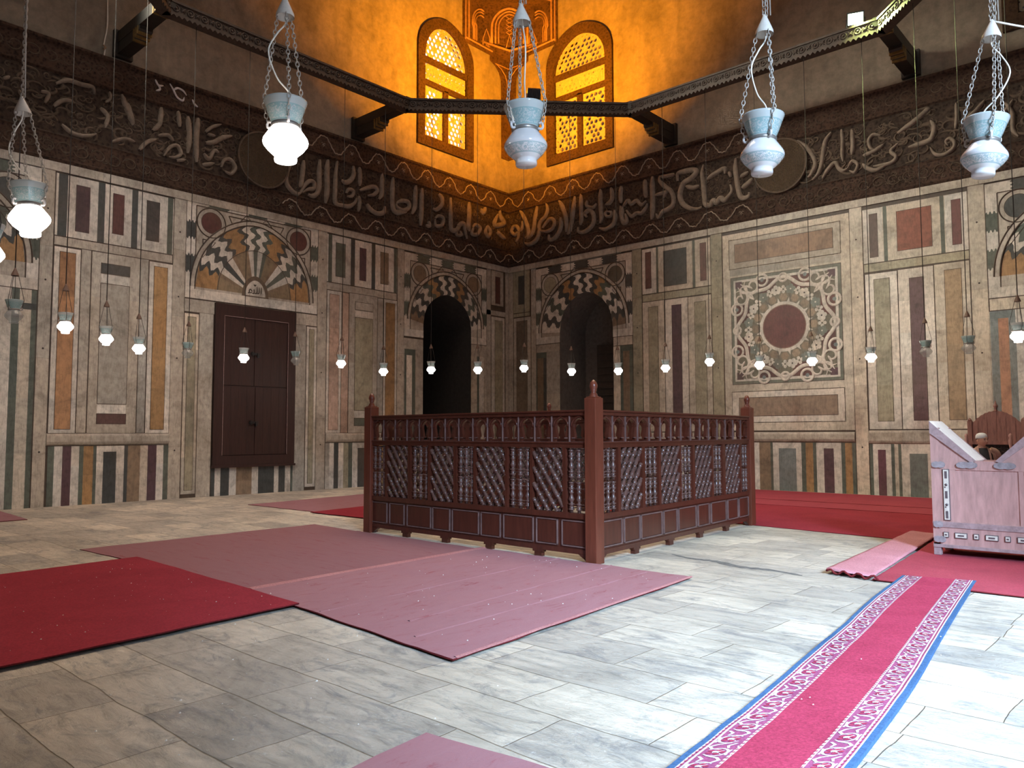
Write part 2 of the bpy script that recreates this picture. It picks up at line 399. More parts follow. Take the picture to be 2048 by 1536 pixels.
def arch(sc,hw,zs,za,n=40,sharp=.16):
    out=[]
    for i in range(n+1):
        a=PI-PI*i/n; x=math.cos(a); y=math.sin(a)
        out.append((sc+hw*x*(1-sharp*y**5), zs+(za-zs)*y**(1.0)))
    return out
def archpt(sc,hw,zs,za,a,sharp=.16):
    x=math.cos(a); y=max(0,math.sin(a)); return (sc+hw*x*(1-sharp*y**5), zs+(za-zs)*y)

# ------------------------------------------------------------------ the two seen walls (with their openings)
# openings: (s0, s1, z0, spring z, apex z)
NICHE = {'L': (2.00, 4.24, 0.0, 5.25, 6.36), 'R': (2.45, 4.70, 0.0, 5.15, 6.45)}
WIN_L = [(2.25, 4.27, 11.66, 14.44, 15.73), (16.40, 18.42, 11.66, 14.44, 15.73)]
WIN_R = [(2.28, 4.52, 11.55, 14.46, 15.67), (16.36, 18.60, 11.50, 14.46, 15.67)]
def wall_with_openings(side, name, opens, length):
    w=Wall(side)
    opens=sorted(opens)
    edges=[0.0]
    for o in opens: edges += [o[0],o[1]]
    edges.append(length)
    # group openings by s interval: none overlap in s except niche/window pairs, so cut by column
    cuts=sorted(set(edges))
    for a,b in zip(cuts[:-1],cuts[1:]):
        mid=(a+b)/2
        here=sorted([o for o in opens if o[0]<=mid<=o[1]], key=lambda o:o[2])
        z=0.0
        for o in here:
            if o[2]>z: w.add([w.P(a,z,0),w.P(b,z,0),w.P(b,o[2],0),w.P(a,o[2],0)],[(0,1,2,3)])
            sc=(o[0]+o[1])/2; hw=(o[1]-o[0])/2
            ztop=o[4]+.02
            # part of the arch that lies in this column
            n=36; A=[]; B=[]
            for i in range(n+1):
                s=a+(b-a)*i/n; best=o[3]
                x=abs(s-sc)/hw
                # solve arch height at s by bisection on the angle
                lo,hi=0.0,PI/2
                for _ in range(30):
                    md=(lo+hi)/2; px=archpt(sc,hw,o[3],o[4],md)[0]-sc
                    if px>x*hw: lo=md
                    else: hi=md
                A.append((s,archpt(sc,hw,o[3],o[4],lo)[1])); B.append((s,ztop))
            w.strip(A,B,0,(1,1,1),0,0.0)
            z=ztop
        w.add([w.P(a,z,0),w.P(b,z,0),w.P(b,TOP,0),w.P(a,TOP,0)],[(0,1,2,3)])
    return tag(w.build(name,M_PLASTER),kind='structure')
wall_left = wall_with_openings('L','wall_left',[NICHE['L']]+WIN_L,ROOM)
wall_right = wall_with_openings('R','wall_right',[NICHE['R']]+WIN_R,ROOM)
WALL={'L':wall_left,'R':wall_right}

# walls out of sight: the near walls with the daylit doorway, and the ceiling under the dome
b=MB(); b.box((-.6,-ROOM-.6,0),(ROOM+.6,-ROOM,TOP)); tag(b.build('wall_near',M_PLASTER),kind='structure')
b=MB()
b.box((ROOM,-ROOM,0),(ROOM+.6,-21.55,TOP)); b.box((ROOM,-15.2,0),(ROOM+.6,.3,TOP)); b.box((ROOM,-21.55,6.35),(ROOM+.6,-15.2,TOP))
tag(b.build('wall_far_right',M_PLASTER),kind='structure')
b=MB(); b.box((-.6,-ROOM-.6,TOP),(ROOM+.6,.6,TOP+.3)); tag(b.build('ceiling',M_PLASTER),kind='structure')

b=MB(); b.box((16.3,-ROOM,11.4),(18.5,-ROOM+.08,11.6)); b.box((16.3,-ROOM,15.6),(18.5,-ROOM+.08,15.8)); b.box((16.3,-ROOM,11.6),(16.5,-ROOM+.08,15.6)); b.box((18.3,-ROOM,11.6),(18.5,-ROOM+.08,15.6))
wn=tag(b.build('added_window_5',M_WINFRAME),kind='structure'); b=MB(); b.box((16.5,-ROOM,11.6),(18.3,-ROOM+.03,15.6)); b.build('pane',M_SKYPANE,wn)  # unseen window with glowing pane, added to go with the left wall fill
# recesses behind the two arched niches
def recess(side, o, depth, mats, name):
    w=Wall(side); sc=(o[0]+o[1])/2; hw=(o[1]-o[0])/2
    pts=[(o[0],0.0)]+arch(sc,hw,o[3],o[4],28)+[(o[1],0.0)]
    n=len(pts)
    vs=[w.P(a,z,.02) for a,z in pts]+[w.P(a,z,-depth) for a,z in pts]
    w.add(vs,[(i,i+1,n+i+1,n+i) for i in range(n-1)],(1,1,1),0)
    w.add([w.P(a,z,-depth) for a,z in pts],[tuple(range(n))],(1,1,1),1)
    return w.build(name,mats,wall_left if side=='L' else wall_right)
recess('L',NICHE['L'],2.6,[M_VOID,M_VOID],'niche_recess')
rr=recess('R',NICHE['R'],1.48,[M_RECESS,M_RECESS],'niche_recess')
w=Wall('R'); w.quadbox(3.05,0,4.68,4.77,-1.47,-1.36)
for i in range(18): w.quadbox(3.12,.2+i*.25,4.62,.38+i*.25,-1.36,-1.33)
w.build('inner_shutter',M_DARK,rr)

# ------------------------------------------------------------------ marble dado
def dado_base(side, s_end, skip):
    """grounds: pilasters, top course, cornice; skip = the niche opening"""
    w=Wall(side)
    segs=[(0,skip[0]),(skip[1],s_end)]
    for a,b in segs:
        w.quadbox(a,0,b,5.0,0,.012,GR)
    w.quadbox(0,5.0,skip[0]-.35,7.62,0,.012,GR); w.quadbox(skip[1]+.35,5.0,s_end,7.62,0,.012,GR)
    n=int(s_end/1.3)
    for i in range(n):
        w.quadbox(s_end*i/n,7.60,s_end*(i+1)/n-.004,7.80,0,.05,tint(BE,.08))
    return w.build('marble_ground',M_MARBLE,WALL[side])
dado_base('L',16.95,NICHE['L']); dado_base('R',18.2,NICHE['R'])

def pilaster(side,s0,s1,z0=0.0,z1=7.60,col=BE,n=4):
    w=Wall(side); zs=[z0]+sorted(R.uniform(z0+.6,z1-.6) for _ in range(n-1))+[z1]
    for a,b in zip(zs[:-1],zs[1:]): w.quadbox(s0+.008,a,s1-.008,b-.004,0,.03,tint(col,.12))
    for zc in (1.3,3.5,5.1,6.7): 
        w.disc((s0+s1)/2,zc+R.uniform(-.1,.1),.022,3.2,(.03,.02,.015),10)
    return w.build('pilaster',M_MARBLE,WALL[side])
def stripes(side,z0,z1,items,name='plinth_stripes',L=1):
    """items: (s0,s1,colour[,pieces])"""
    w=Wall(side)
    for it in items:
        w.rect(it[0],z0,it[1],z1,it[2],L+(.3 if it[2] in (GN,PU,OC,BR,BK) else 0),it[3] if len(it)>3 else R.choice((1,2,2,3)),var=.13)
    return w.build(name,M_MARBLE,WALL[side])
def cornice(side,s0,s1,z0=1.36,z1=1.63,n=3):
    w=Wall(side)
    for i in range(n):
        a=s0+(s1-s0)*i/n; b=s0+(s1-s0)*(i+1)/n-.004; c=tint(BE,.12)
        pr=[(z0,.02),(z0+.03,.055),(z0+.08,.075),(z1-.06,.075),(z1-.02,.06),(z1,.02)]
        vs=[w.P(s,z,d) for s in (a,b) for z,d in pr]; k=len(pr)
        w.add(vs,[(j,j+1,k+j+1,k+j) for j in range(k-1)]+[tuple(range(k)),tuple(range(k,2*k))],c)
    return w.build('cornice',M_MARBLE,WALL[side])
def upper_box(side,s0,s1,items,z0=6.13,z1=7.56,base=WH):
    """framed upper panel; items: ('bar',s0,s1,col) full-height bars, ('inlay',s0,s1,z0,z1,col)"""
    w=Wall(side); w.lined(s0,z0,s1,z1,base,1,1)
    n=6
    for i in range(n): w.rect(s0+(s1-s0)*i/n+.004,z0+.004,s0+(s1-s0)*(i+1)/n-.004,z1-.004,base,1.1,1,var=.08)
    for it in items:
        if it[0]=='bar': w.rect(it[1],z0,it[2],z1,it[3],1.8,2)
        elif it[0]=='frame': w.lined(it[1],z0+.01,it[2],z1-.01,it[3],1.5,2,w=.010)
        else: w.lined(it[1],it[3],it[2],it[4],it[5],2.4,1,w=.012)
    return w.build('upper_panel',M_MARBLE,WALL[side])
def tall(side,s0,s1,i0,i1,ic,z0=1.64,z1=5.87,j0=1.73,j1=5.76,fc=WH,ni=4):
    w=Wall(side); w.lined(s0,z0,s1,z1,fc,1,5,var=.14); w.lined(i0,j0,i1,j1,ic,2.2,ni,w=.012,var=.13)
    return w.build('tall_panel',M_MARBLE,WALL[side])
def centre_tall(side,s0,s1,i0,i1,topcol,bigcol,botcol):
    w=Wall(side); w.lined(s0,1.64,s1,5.89,BE,1,4,var=.12)
    w.rect(i0,5.18,i1,5.38,WH,1.7,1); w.rect(i0,2.10,i1,2.30,WH,1.7,1)
    w.lined(i0,5.41,i1,5.64,topcol,2.2,1,w=.014); w.lined(i0,2.33,i1,5.16,bigcol,2.2,1,w=.014); w.lined(i0,1.86,i1,2.08,botcol,2.2,1,w=.014)
    return w.build('tall_panel',M_MARBLE,WALL[side])
def field(side,s0,s1,z0,z1,col,n=3,along='z',name='marble_field'):
    w=Wall(side); w.rect(s0+.004,z0+.004,s1-.004,z1-.004,col,.2,n,along,.12); return w.build(name,M_MARBLE,WALL[side])

def border_blocks(w,s0,s1,z0,z1,bw,L):
    """dark and pale joggled blocks round three sides of an arch frame"""
    def run(p0,p1,horizontal,n,start):
        cols=[BK if R.random()<.5 else GN, WH]
        for i in range(n):
            a=i/n; b_=(i+1)/n; K=12; A=[];B=[]
            for j in range(K+1):
                u=j/K; wob=.030*(1 if (int(u*6)%2==0) else -1)*(1 if 0<u<1 else 0)
                if horizontal:
                    A.append((p0[0]+(p1[0]-p0[0])*a+(wob if i>0 else 0), p0[1]+bw*u)); B.append((p0[0]+(p1[0]-p0[0])*b_+(wob if i<n-1 else 0), p0[1]+bw*u))
                else:
                    A.append((p0[0]+bw*u, p0[1]+(p1[1]-p0[1])*a+(wob if i>0 else 0))); B.append((p0[0]+bw*u, p0[1]+(p1[1]-p0[1])*b_+(wob if i<n-1 else 0)))
            w.strip(A,B,L,tint(cols[(i+start)%2],.12))
    run((s0,z0),(s0,z1-bw),False,5,1); run((s1-bw,z0),(s1-bw,z1-bw),False,5,1)
    run((s0,z1-bw),(s1,z1-bw),True,7,1)

def arch_surround(side,s0,s1,z0,z1,sc,hw,zs,za,kind,op=None,mcols=(RD,RD)):
    w=Wall(side); bw=.25
    if op is None: w.lined(s0,z0,s1,z1,BE,1,1,w=.02)
    else:
        o=op
        # frame ground built around the opening
        for a,b_,c,d in ((s0,o[0],z0,z1),(o[1],s1,z0,z1)): w.quadbox(a-(.02 if a==s0 else 0),c-.02,b_+(.02 if b_==s1 else 0),d+.02,0,w.D(.4),GR); w.rect(a,c,b_,d,BE,1,2)
        A=[]; Bp=[]
        for i in range(41):
            s=o[0]+(o[1]-o[0])*i/40; osc=(o[0]+o[1])/2; ohw=(o[1]-o[0])/2; lo,hi=0.0,PI/2
            for _ in range(30):
                md=(lo+hi)/2
                if archpt(osc,ohw,o[3],o[4],md)[0]-osc>abs(s-osc): lo=md
                else: hi=md
            A.append((s,archpt(osc,ohw,o[3],o[4],lo)[1])); Bp.append((s,z1))
        w.strip(A,Bp,1,BE)
    border_blocks(w,s0,s1,z0+.24,z1,bw,2)
    w.rect(s0,z0,s1 if op is None else op[0],z0+.24,WH,1.9,2,'s')
    if op is not None: w.rect(op[1],z0,s1,z0+.24,WH,1.9,2,'s')
    # dark line inside the border
    for a in (s0+bw,s1-bw): w.quadbox(a-.012,z0+.24,a+.012,z1-bw,0,w.D(2.4),GR)
    w.quadbox(s0+bw,z1-bw-.012,s1-bw,z1-bw+.012,0,w.D(2.4),GR)
    # arch band and its mouldings
    O=arch(sc,hw,zs,za,48); O2=arch(sc,hw+.11,zs,za+.11,48)
    w.slabstrip(O,O2,0,w.D(4),tint(BE,.05))
    for c in (arch(sc,hw+.12,zs,za+.12,48),arch(sc,hw-.005,zs,za-.005,48)): w.rib(c,.035,.02,w.D(3.4),GR,taper=False)
    # spandrel roundels
    mr=.27; mz=z1-bw-.12-mr
    for k,ms in enumerate((s0+bw+.14+mr,s1-bw-.14-mr)):
        w.disc(ms,mz,mr+.12,2.6,tint(BE,.05)); 
        ringp=[(ms+(mr+.12)*math.cos(2*PI*i/36),mz+(mr+.12)*math.sin(2*PI*i/36)) for i in range(37)]
        w.rib(ringp,.03,.02,w.D(2.8),GR,taper=False)
        w.disc(ms,mz,mr+.014,3.0,GR); w.disc(ms,mz,mr,3.4,tint(mcols[k],.1))
        # triangular spandrel fillets
        dirs=1 if k==0 else -1
        t=[(ms+dirs*.48,z1-bw-.10),(sc-dirs*.18,z1-bw-.10),(sc-dirs*.30,za+.24),(ms+dirs*.62,mz+.02)]
        w.rib([t[0],t[1],t[2],((t[2][0]+t[3][0])/2,(t[2][1]+t[3][1])/2-.02),t[3],t[0]],.028,.016,w.D(1.2),GR,taper=False)
        t=[(ms-dirs*.22,mz-.46),(ms-dirs*.22,mz-.95),(ms+dirs*.12,mz-.50)]
        w.rib([t[0],t[1],t[2],t[0]],.028,.016,w.D(1.2),GR,taper=False)
    # voussoirs
    if kind=='fan':
        hub=(sc,zs-.06); seq=[(1.5,BR),(.55,BK),(.8,WH),(.8,GN),(.8,WH),(.5,BK),(1.35,OC),(.6,GN),(.8,WH),(.7,GN),(.8,WH),(.5,BK),(1.35,OC),(.5,BK),(.8,WH),(.8,BK),(.8,WH),(.5,BK),(1.5,BR)]
        tot=sum(a for a,_ in seq); ang=[0.0]
        for a,_ in seq: ang.append(ang[-1]+a)
        K=40
        def bd(a,k):
            pts=[]
            for j in range(K+1):
                t=j/K; aa=a
                if t>.58 and 0<k<len(seq):
                    u=(t-.58)/.42; lob=(1 if int(u*4.2)%2==0 else -1)
                    aa=a+.078*lob*abs(math.sin(PI*(u*4.2%1)))**.5*(.75+.25*math.cos(u*4.2%1*6*PI))
                aa=min(PI,max(0,aa)); op_=archpt(sc,hw-.02,zs,za-.02,aa)
                r0=.34; ip=(hub[0]+r0*math.cos(aa),hub[1]+.06+r0*math.sin(aa))
                pts.append((ip[0]+(op_[0]-ip[0])*t,ip[1]+(op_[1]-ip[1])*t))
            return pts
        for k,(wd,c) in enumerate(seq):
            thin=wd<=.55
            A=bd(PI-PI*ang[k]/tot,k); B=bd(PI-PI*ang[k+1]/tot,k+1)
            if thin:
                w.strip(A[:24],B[:24],2.0,tint(BR if k%2 else CR,.1)); w.strip(A[23:],B[23:],2.0,tint(c,.1))
            else:
                cc=OC if c==BR else c
                w.strip(A[:24],B[:24],2.0,tint((.20,.145,.09) if c in (OC,BR) else c,.1)); w.strip(A[23:],B[23:],2.0,tint(cc,.1))
        midc=[((archpt(sc,hw-.02,zs,za-.02,PI*i/40)[0]-sc)*.64+sc,(archpt(sc,hw,zs,za,PI*i/40)[1]-zs)*.64+zs) for i in range(41)]
        w.rib(midc,.018,.006,w.D(2.0),GR,taper=False)
        # cartouche at the hub with its painted word
        h=arch(sc,.40,zs-.06,zs+.52,24,.1); w.strip(h,[(a,zs-.06) for a,_ in h],3,(.11,.075,.05))
        h2=arch(sc,.30,zs-.03,zs+.40,24,.1); w.strip(h2,[(a,zs-.03) for a,_ in h2],3.6,WH)
        sgn=1 if side=='R' else -1
        word=[[(-.19,.26),(-.19,.05)],[(-.12,.26),(-.12,.09),(-.05,.06)],[(-.05,.26),(-.05,.08),(.05,.06)],[(.05,.18),(.05,.06),(.12,.06)],[(.12,.06),(.20,.08),(.18,.16),(.12,.12),(.13,.06)],[(-.02,.31),(.02,.28),(.06,.32)],[(.20,.06),(.25,.05)]]
        for st_ in word:
            w.rib(smooth_path([(sc+(-sgn)*x_*.9,zs-.01+y_*.95,0) for x_,y_ in st_],5) and [(p[0],p[1]) for p in smooth_path([(sc+(-sgn)*x_*.9,zs-.01+y_*.95,0) for x_,y_ in st_],5)],.035,.006,w.D(3.7),(.05,.035,.025))
    else:
        o=op; osc=(o[0]+o[1])/2; ohw=(o[1]-o[0])/2
        cols=[WH,BK,WH,GN,WH,BK,OC,BK,WH,BK,WH,BK,OC,GN,WH,BK,WH,BK,BR]; n=len(cols); K=30
        def bd(k):
            pts=[]
            for j in range(K+1):
                t=j/K; a=PI-PI*k/n
                if 0<k<n: a+=.075*(1 if int(t*4)%2==0 else -1)*abs(math.sin(PI*(t*4%1)))**.5*(.75+.25*math.cos(t*4%1*6*PI))
                ip=archpt(osc,ohw,o[3],o[4],a); q=archpt(sc,hw-.02,zs,za-.02,a); pts.append((ip[0]+(q[0]-ip[0])*t,ip[1]+(q[1]-ip[1])*t))
            return pts
        for k in range(n): w.strip(bd(k),bd(k+1),2.0,tint(cols[k],.12))
    return w.build('arch_surround',M_MARBLE,WALL[side])

# --- left wall, from the corner outwards
field('L',.02,.20,0,7.6,BE,4); field('L',.20,1.20,5.92,6.10,BE,1,'s')
upper_box('L',.32,.96,[('inlay',.50,.74,6.38,7.36,RD)],6.30,7.58,BE)
tall('L',.25,.96,.37,.77,OL,1.2,5.87,1.3,5.74); field('L',.20,1.20,0,1.2,GY,2); field('L',.98,1.20,0,7.6,BE,4)
field('L',1.20,NICHE['L'][0],0,4.78,BE,3)
stripes('L',0,4.35,[(1.28,1.36,BE),(1.36,1.60,WH,3),(1.60,1.70,GN),(1.70,2.0,CR,3)],'jamb_stripes')
field('L',NICHE['L'][1],5.08,0,4.72,BE,3)
stripes('L',0,4.36,[(4.26,4.58,BE,3),(4.58,4.72,GN),(4.72,4.96,WH,3),(4.96,5.04,GN)],'jamb_stripes')
w=Wall('L'); w.rect(4.58,4.16,5.04,4.36,GN,1.6); w.build('jamb_stripes',M_MARBLE,wall_left)
arch_surround('L',1.23,5.07,4.78,7.54,3.16,1.66,5.35,7.03,'niche',NICHE['L'],(BR,BR))
pilaster('L',5.08,5.36)
upper_box('L',5.38,8.04,[('bar',7.87,8.0,GN),('inlay',7.40,7.73,6.33,7.34,GN),('bar',7.04,7.19,BK),('inlay',6.62,6.85,6.34,7.34,PU),('bar',6.26,6.40,BK),('inlay',5.74,6.04,6.35,7.35,BR),('bar',5.39,5.51,GN)])
field('L',5.38,8.04,5.89,6.11,BE,3,'s')
tall('L',7.51,8.02,7.60,7.93,PK); centre_tall('L',6.16,7.22,6.34,7.0,BE,OL,GN); tall('L',5.37,5.90,5.46,5.82,OC)
field('L',5.92,6.14,1.64,5.87,GY,3); field('L',7.24,7.49,1.64,5.87,PK,4)
cornice('L',5.38,8.03)
stripes('L',0,1.34,[(7.88,8.02,GY),(7.72,7.88,WH),(7.56,7.72,BK),(7.38,7.56,WH),(7.20,7.38,OL),(7.06,7.20,GN),(6.94,7.06,WH),(6.40,6.94,WH),(6.25,6.40,WH),(6.1,6.25,GN),(5.9,6.1,OC),(5.75,5.9,GN),(5.55,5.75,WH),(5.38,5.55,PU)])
w=Wall('L'); w.rect(6.45,0,6.86,1.18,BK,1.7); w.build('plinth_stripes',M_MARBLE,wall_left)
pilaster('L',8.04,8.36)
# the bay of the tall shutter
arch_surround('L',8.37,12.30,5.10,7.78,10.35,1.71,5.40,7.31,'fan',None)
field('L',8.36,12.30,4.74,5.07,BE,3,'s')
tall('L',8.37,8.70,8.46,8.61,OL,.1,4.71,.2,4.63); field('L',8.72,9.10,0,4.74,GY,4)
tall('L',11.92,12.29,12.0,12.2,OL,.1,4.69,.2,4.60,CR); field('L',11.52,11.90,0,4.74,BE,3)
stripes('L',0,.74,[(11.40,11.50,BK),(11.24,11.40,WH),(11.0,11.24,BK),(10.80,11.0,WH),(10.35,10.80,BR),(10.16,10.35,WH),(9.68,10.16,BK),(9.54,9.68,WH),(9.34,9.54,BK),(9.17,9.34,WH),(9.10,9.17,GN)])
pilaster('L',12.31,12.63)
upper_box('L',12.64,15.33,[('bar',15.09,15.28,BK),('inlay',14.62,14.90,6.30,7.37,(.07,.035,.04)),('bar',14.28,14.43,BK),('inlay',13.85,14.09,6.40,7.36,RD),('bar',13.52,13.66,BK),('inlay',13.0,13.30,6.39,7.37,(.06,.05,.045)),('bar',12.66,12.79,GN)])
field('L',12.64,15.33,5.91,6.11,BE,3,'s')
tall('L',14.77,15.32,14.88,15.20,(.34,.175,.085)); centre_tall('L',13.43,14.52,13.67,14.31,BK,GY,(.09,.045,.04)); tall('L',12.63,13.20,12.76,13.08,OC)
field('L',13.22,13.41,1.64,5.9,GY,3); field('L',14.54,14.75,1.64,5.9,BE,3)
cornice('L',12.62,15.36)
stripes('L',0,1.34,[(15.18,15.31,GN),(15.01,15.18,WH),(14.83,15.01,PU),(14.66,14.83,WH),(14.57,14.66,GN),(14.36,14.57,OC),(14.29,14.36,GN),(13.67,14.29,WH),(13.59,13.67,BK),(13.30,13.59,BR),(13.12,13.30,CR),(12.91,13.12,PU),(12.74,12.91,WH),(12.62,12.74,GN)])
w=Wall('L'); w.rect(13.85,0,14.14,1.20,BK,1.7); w.build('plinth_stripes',M_MARBLE,wall_left)
pilaster('L',15.35,15.62)
arch_surround('L',15.63,19.50,4.82,7.58,17.56,1.68,5.40,7.2,'fan',None,(BK,BK))
stripes('L',0,4.80,[(15.64,15.74,GN,4),(15.74,15.97,CR,4),(15.97,16.12,GN,4),(16.12,16.5,WH,3),(16.5,16.95,BE,3)],'jamb_stripes')
w=Wall('L'); w.rect(15.64,4.36,16.12,4.50,BK,1.8); w.build('jamb_stripes',M_MARBLE,wall_left)

# --- right wall, from the corner outwards
field('R',.02,.25,0,7.6,BE,4); upper_box('R',.26,1.06,[('inlay',.52,.80,6.36,7.40,BK)],6.05,7.60,OL)
field('R',.26,1.06,5.90,6.03,OL,1); tall('R',.28,1.10,.42,.93,(.16,.12,.09),1.2,5.86,1.3,5.73,BE); field('R',.26,1.35,0,1.2,GY,2); field('R',1.12,1.36,0,7.6,BE,4)
stripes('R',0,4.50,[(1.37,1.42,GN),(1.42,1.70,BR,3),(1.70,1.84,BK),(1.84,2.44,BE,3)],'jamb_stripes')
w=Wall('R'); w.rect(1.37,4.3,1.84,4.5,GN,1.8); w.build('jamb_stripes',M_MARBLE,wall_right)
stripes('R',0,4.48,[(4.71,4.98,CR,3),(4.98,5.09,GN),(5.09,5.34,BR,3),(5.34,5.46,GN)],'jamb_stripes')
w=Wall('R'); w.rect(4.98,4.30,5.46,4.48,GN,1.8); w.build('jamb_stripes',M_MARBLE,wall_right)
field('R',1.37,2.44,4.50,4.80,BE,1); field('R',4.71,5.46,4.50,4.80,BE,1)
arch_surround('R',1.37,5.47,4.80,7.54,3.42,1.80,5.20,7.14,'niche',NICHE['R'],(OL,(.09,.08,.06)))
pilaster('R',5.48,5.84,col=OL)
upper_box('R',5.86,8.28,[('frame',5.87,6.38,WH),('inlay',5.99,6.19,6.25,7.42,(.13,.06,.05)),('bar',6.39,6.45,GN),('frame',6.47,7.66,CR),('inlay',6.66,7.46,6.24,7.36,BK),('bar',7.68,7.75,GN),('frame',7.77,8.27,CR),('inlay',7.94,8.13,6.25,7.40,(.14,.06,.05))],6.07,7.54,OL)
field('R',5.86,8.28,5.83,6.05,OL,2,'s')
tall('R',5.86,6.65,6.08,6.42,OL,1.66,5.81,1.95,5.63,CR); tall('R',6.67,7.48,6.93,7.25,PU,1.66,5.80,1.95,5.60,WH); tall('R',7.50,8.27,7.72,8.09,OL,1.66,5.79,1.95,5.61,CR)
cornice('R',5.86,8.28)
stripes('R',0,1.34,[(5.86+i*.22,6.08+i*.22,c) for i,c in enumerate((GN,WH,PU,WH,BR,GN,WH,BK,WH,GN,OC))])
pilaster('R',8.29,8.66,col=OL)
w=Wall('R'); w.lined(8.68,1.68,12.34,7.50,CR,1,6)
w.lined(8.89,6.45,12.10,7.31,BE,1.6,3,'s'); w.lined(9.07,6.63,11.90,7.16,(.23,.135,.085),2.4,3,'s',var=.25)
w.rect(8.90,6.24,12.10,6.42,GY,1.6,2,'s')
w.lined(8.90,1.92,12.10,2.80,WH,1.6,5,'s'); w.lined(9.12,2.10,11.91,2.62,(.24,.165,.12),2.4,1)
w.build('framed_panel',M_MARBLE,wall_right)
cornice('R',8.66,12.34,n=4)
def rosette():
    w=Wall('R'); s0,s1,z0,z1=8.93,12.09,3.03,6.17; cs,cz=10.51,4.60
    w.lined(s0,z0,s1,z1,(.12,.125,.10),2,1); w.rect(s0+.08,z0+.08,s1-.08,z1-.08,WH,2.6,1)
    w.rect(s0+.15,z0+.15,s1-.15,z1-.15,(.13,.12,.09),3.0,1)
    D0=w.D(3.0)
    # porphyry trapezia behind the strapwork, and green corner grounds
    for k in range(8):
        a=PI/8+k*PI/4
    for sx in (-1,1):
        for t in (-.48,.48):
            for ax in (0,1):
                x,y=(sx*1.22,t) if ax==0 else (t,sx*1.22)
                w.quadbox(cs+x-(.19 if ax==0 else .26),cz+y-(.26 if ax==0 else .19),cs+x+(.19 if ax==0 else .26),cz+y+(.26 if ax==0 else .19),0,w.D(3.5),tint(RD,.2))
        for sy in (-1,1):
            w.quadbox(cs+sx*1.34-.10,cz+sy*1.34-.10,cs+sx*1.34+.10,cz+sy*1.34+.10,0,w.D(3.4),tint(PU,.2))
    # warm brown hexagons around the disc
    for k in range(16):
        a=2*PI*k/16; c=(cs+.835*math.cos(a),cz+.835*math.sin(a))
        w.disc(c[0],c[1],.175,3.3,(.17,.145,.11),6); w.disc(c[0],c[1],.12,3.6,tint((.27,.20,.14),.2),6)
        a+=PI/16; c=(cs+1.07*math.cos(a),cz+1.07*math.sin(a))
        # little white lilies and grey flowers in turn
        if k%2==0 or True:
            col=tint(WH,.08) if k%2==0 else tint((.15,.16,.14),.15)
            for j in range(5):
                b_=a+2*PI*j/5; w.disc(c[0]+.085*math.cos(b_),c[1]+.085*math.sin(b_),.062,3.9+.02*j,col,10)
            w.disc(c[0],c[1],.07,4.1,col,10); w.disc(c[0],c[1],.024,4.4,(.04,.03,.03) if k%2==0 else WH,8)
    for k in range(32):
        if k%2: continue
        a=2*PI*(k+.5)/32; c=(cs+1.06*math.cos(2*PI*k/32),cz+1.06*math.sin(2*PI*k/32))
        for j in range(4):
            b_=2*PI*k/32+PI/2*j; w.disc(c[0]+.07*math.cos(b_),c[1]+.07*math.sin(b_),.05,3.85,tint(WH,.08),8)
    # interlacing white strap ring of eight lobes
    ring=[]
    for i in range(257):
        a=2*PI*i/256; r=1.33+.085*math.cos(8*a); r*= 1.0+.0*a
        ring.append((cs+r*math.cos(a),cz+r*math.sin(a)))
    w.rib(ring,.105,.012,w.D(4),WH,taper=False)
    # loops that tie the ring to the frame
    for k in range(4):
        a=k*PI/2
        for t in (-.62,0,.62):
            c=(cs+1.40*math.cos(a)-t*math.sin(a)*(1),cz+1.40*math.sin(a)+t*math.cos(a))
            rr_=.165 if t else .11
            w.rib([(c[0]+rr_*math.cos(2*PI*i/20),c[1]+rr_*math.sin(2*PI*i/20)) for i in range(21)],.07,.012,w.D(4.2),WH,taper=False)
            w.disc(c[0],c[1],.055 if t else .045,4.0,tint(SL,.2),10)
    # corner scrolls
    for sx in (-1,1):
        for sy in (-1,1):
            for sw in (0,1):
                bx,by=(1.16,.80) if sw==0 else (.80,1.16)
                pts=[]
                for i in range(40):
                    u=i/39; a=(.2+u*2.6*PI)*(1 if sw==0 else -1)+(PI/4 if sw==0 else PI/4)
                    r=.26*(1-u*.82)
                    pts.append((cs+sx*(bx+.12+r*math.cos(a)),cz+sy*(by+.12+r*math.sin(a))))
                w.rib(pts,.062,.012,w.D(4.4),WH)
            x0,y0=cs+sx*.86,cz+sy*.86
            for q in ([(0,0),(.14,.20),(.36,.24),(.50,.42)],[(0,0),(.20,.14),(.24,.36),(.42,.50)],[(.05,.33),(.22,.42),(.40,.40)],[(.33,.05),(.42,.22),(.40,.40)]):
                w.rib([(x0+sx*p[0],y0+sy*p[1]) for p in smooth_path([(a,b_,0) for a,b_ in q],6)],.062,.012,w.D(4.3),WH)
            w.disc(cs+sx*1.10,cz+sy*1.10,.05,4.2,(.09,.05,.05),8)
    # porphyry disc with its toothed white collar
    w.disc(cs,cz,.71,4.6,WH,48,.55)
    for k in range(16):
        a=2*PI*(k+.5)/16
        t=[(cs+.70*math.cos(a-.06),cz+.70*math.sin(a-.06)),(cs+.83*math.cos(a),cz+.83*math.sin(a)),(cs+.70*math.cos(a+.06),cz+.70*math.sin(a+.06))]
        w.add([w.P(p[0],p[1],w.D(4.6)) for p in t],[(0,1,2)],WH)
    w.disc(cs,cz,.625,5.0,(.20,.12,.09),48); w.disc(cs,cz,.60,5.3,(.115,.032,.030),48)
    return w.build('rosette_panel',M_MARBLE,wall_right)
rosette()
pilaster('R',12.35,12.68,col=CR)
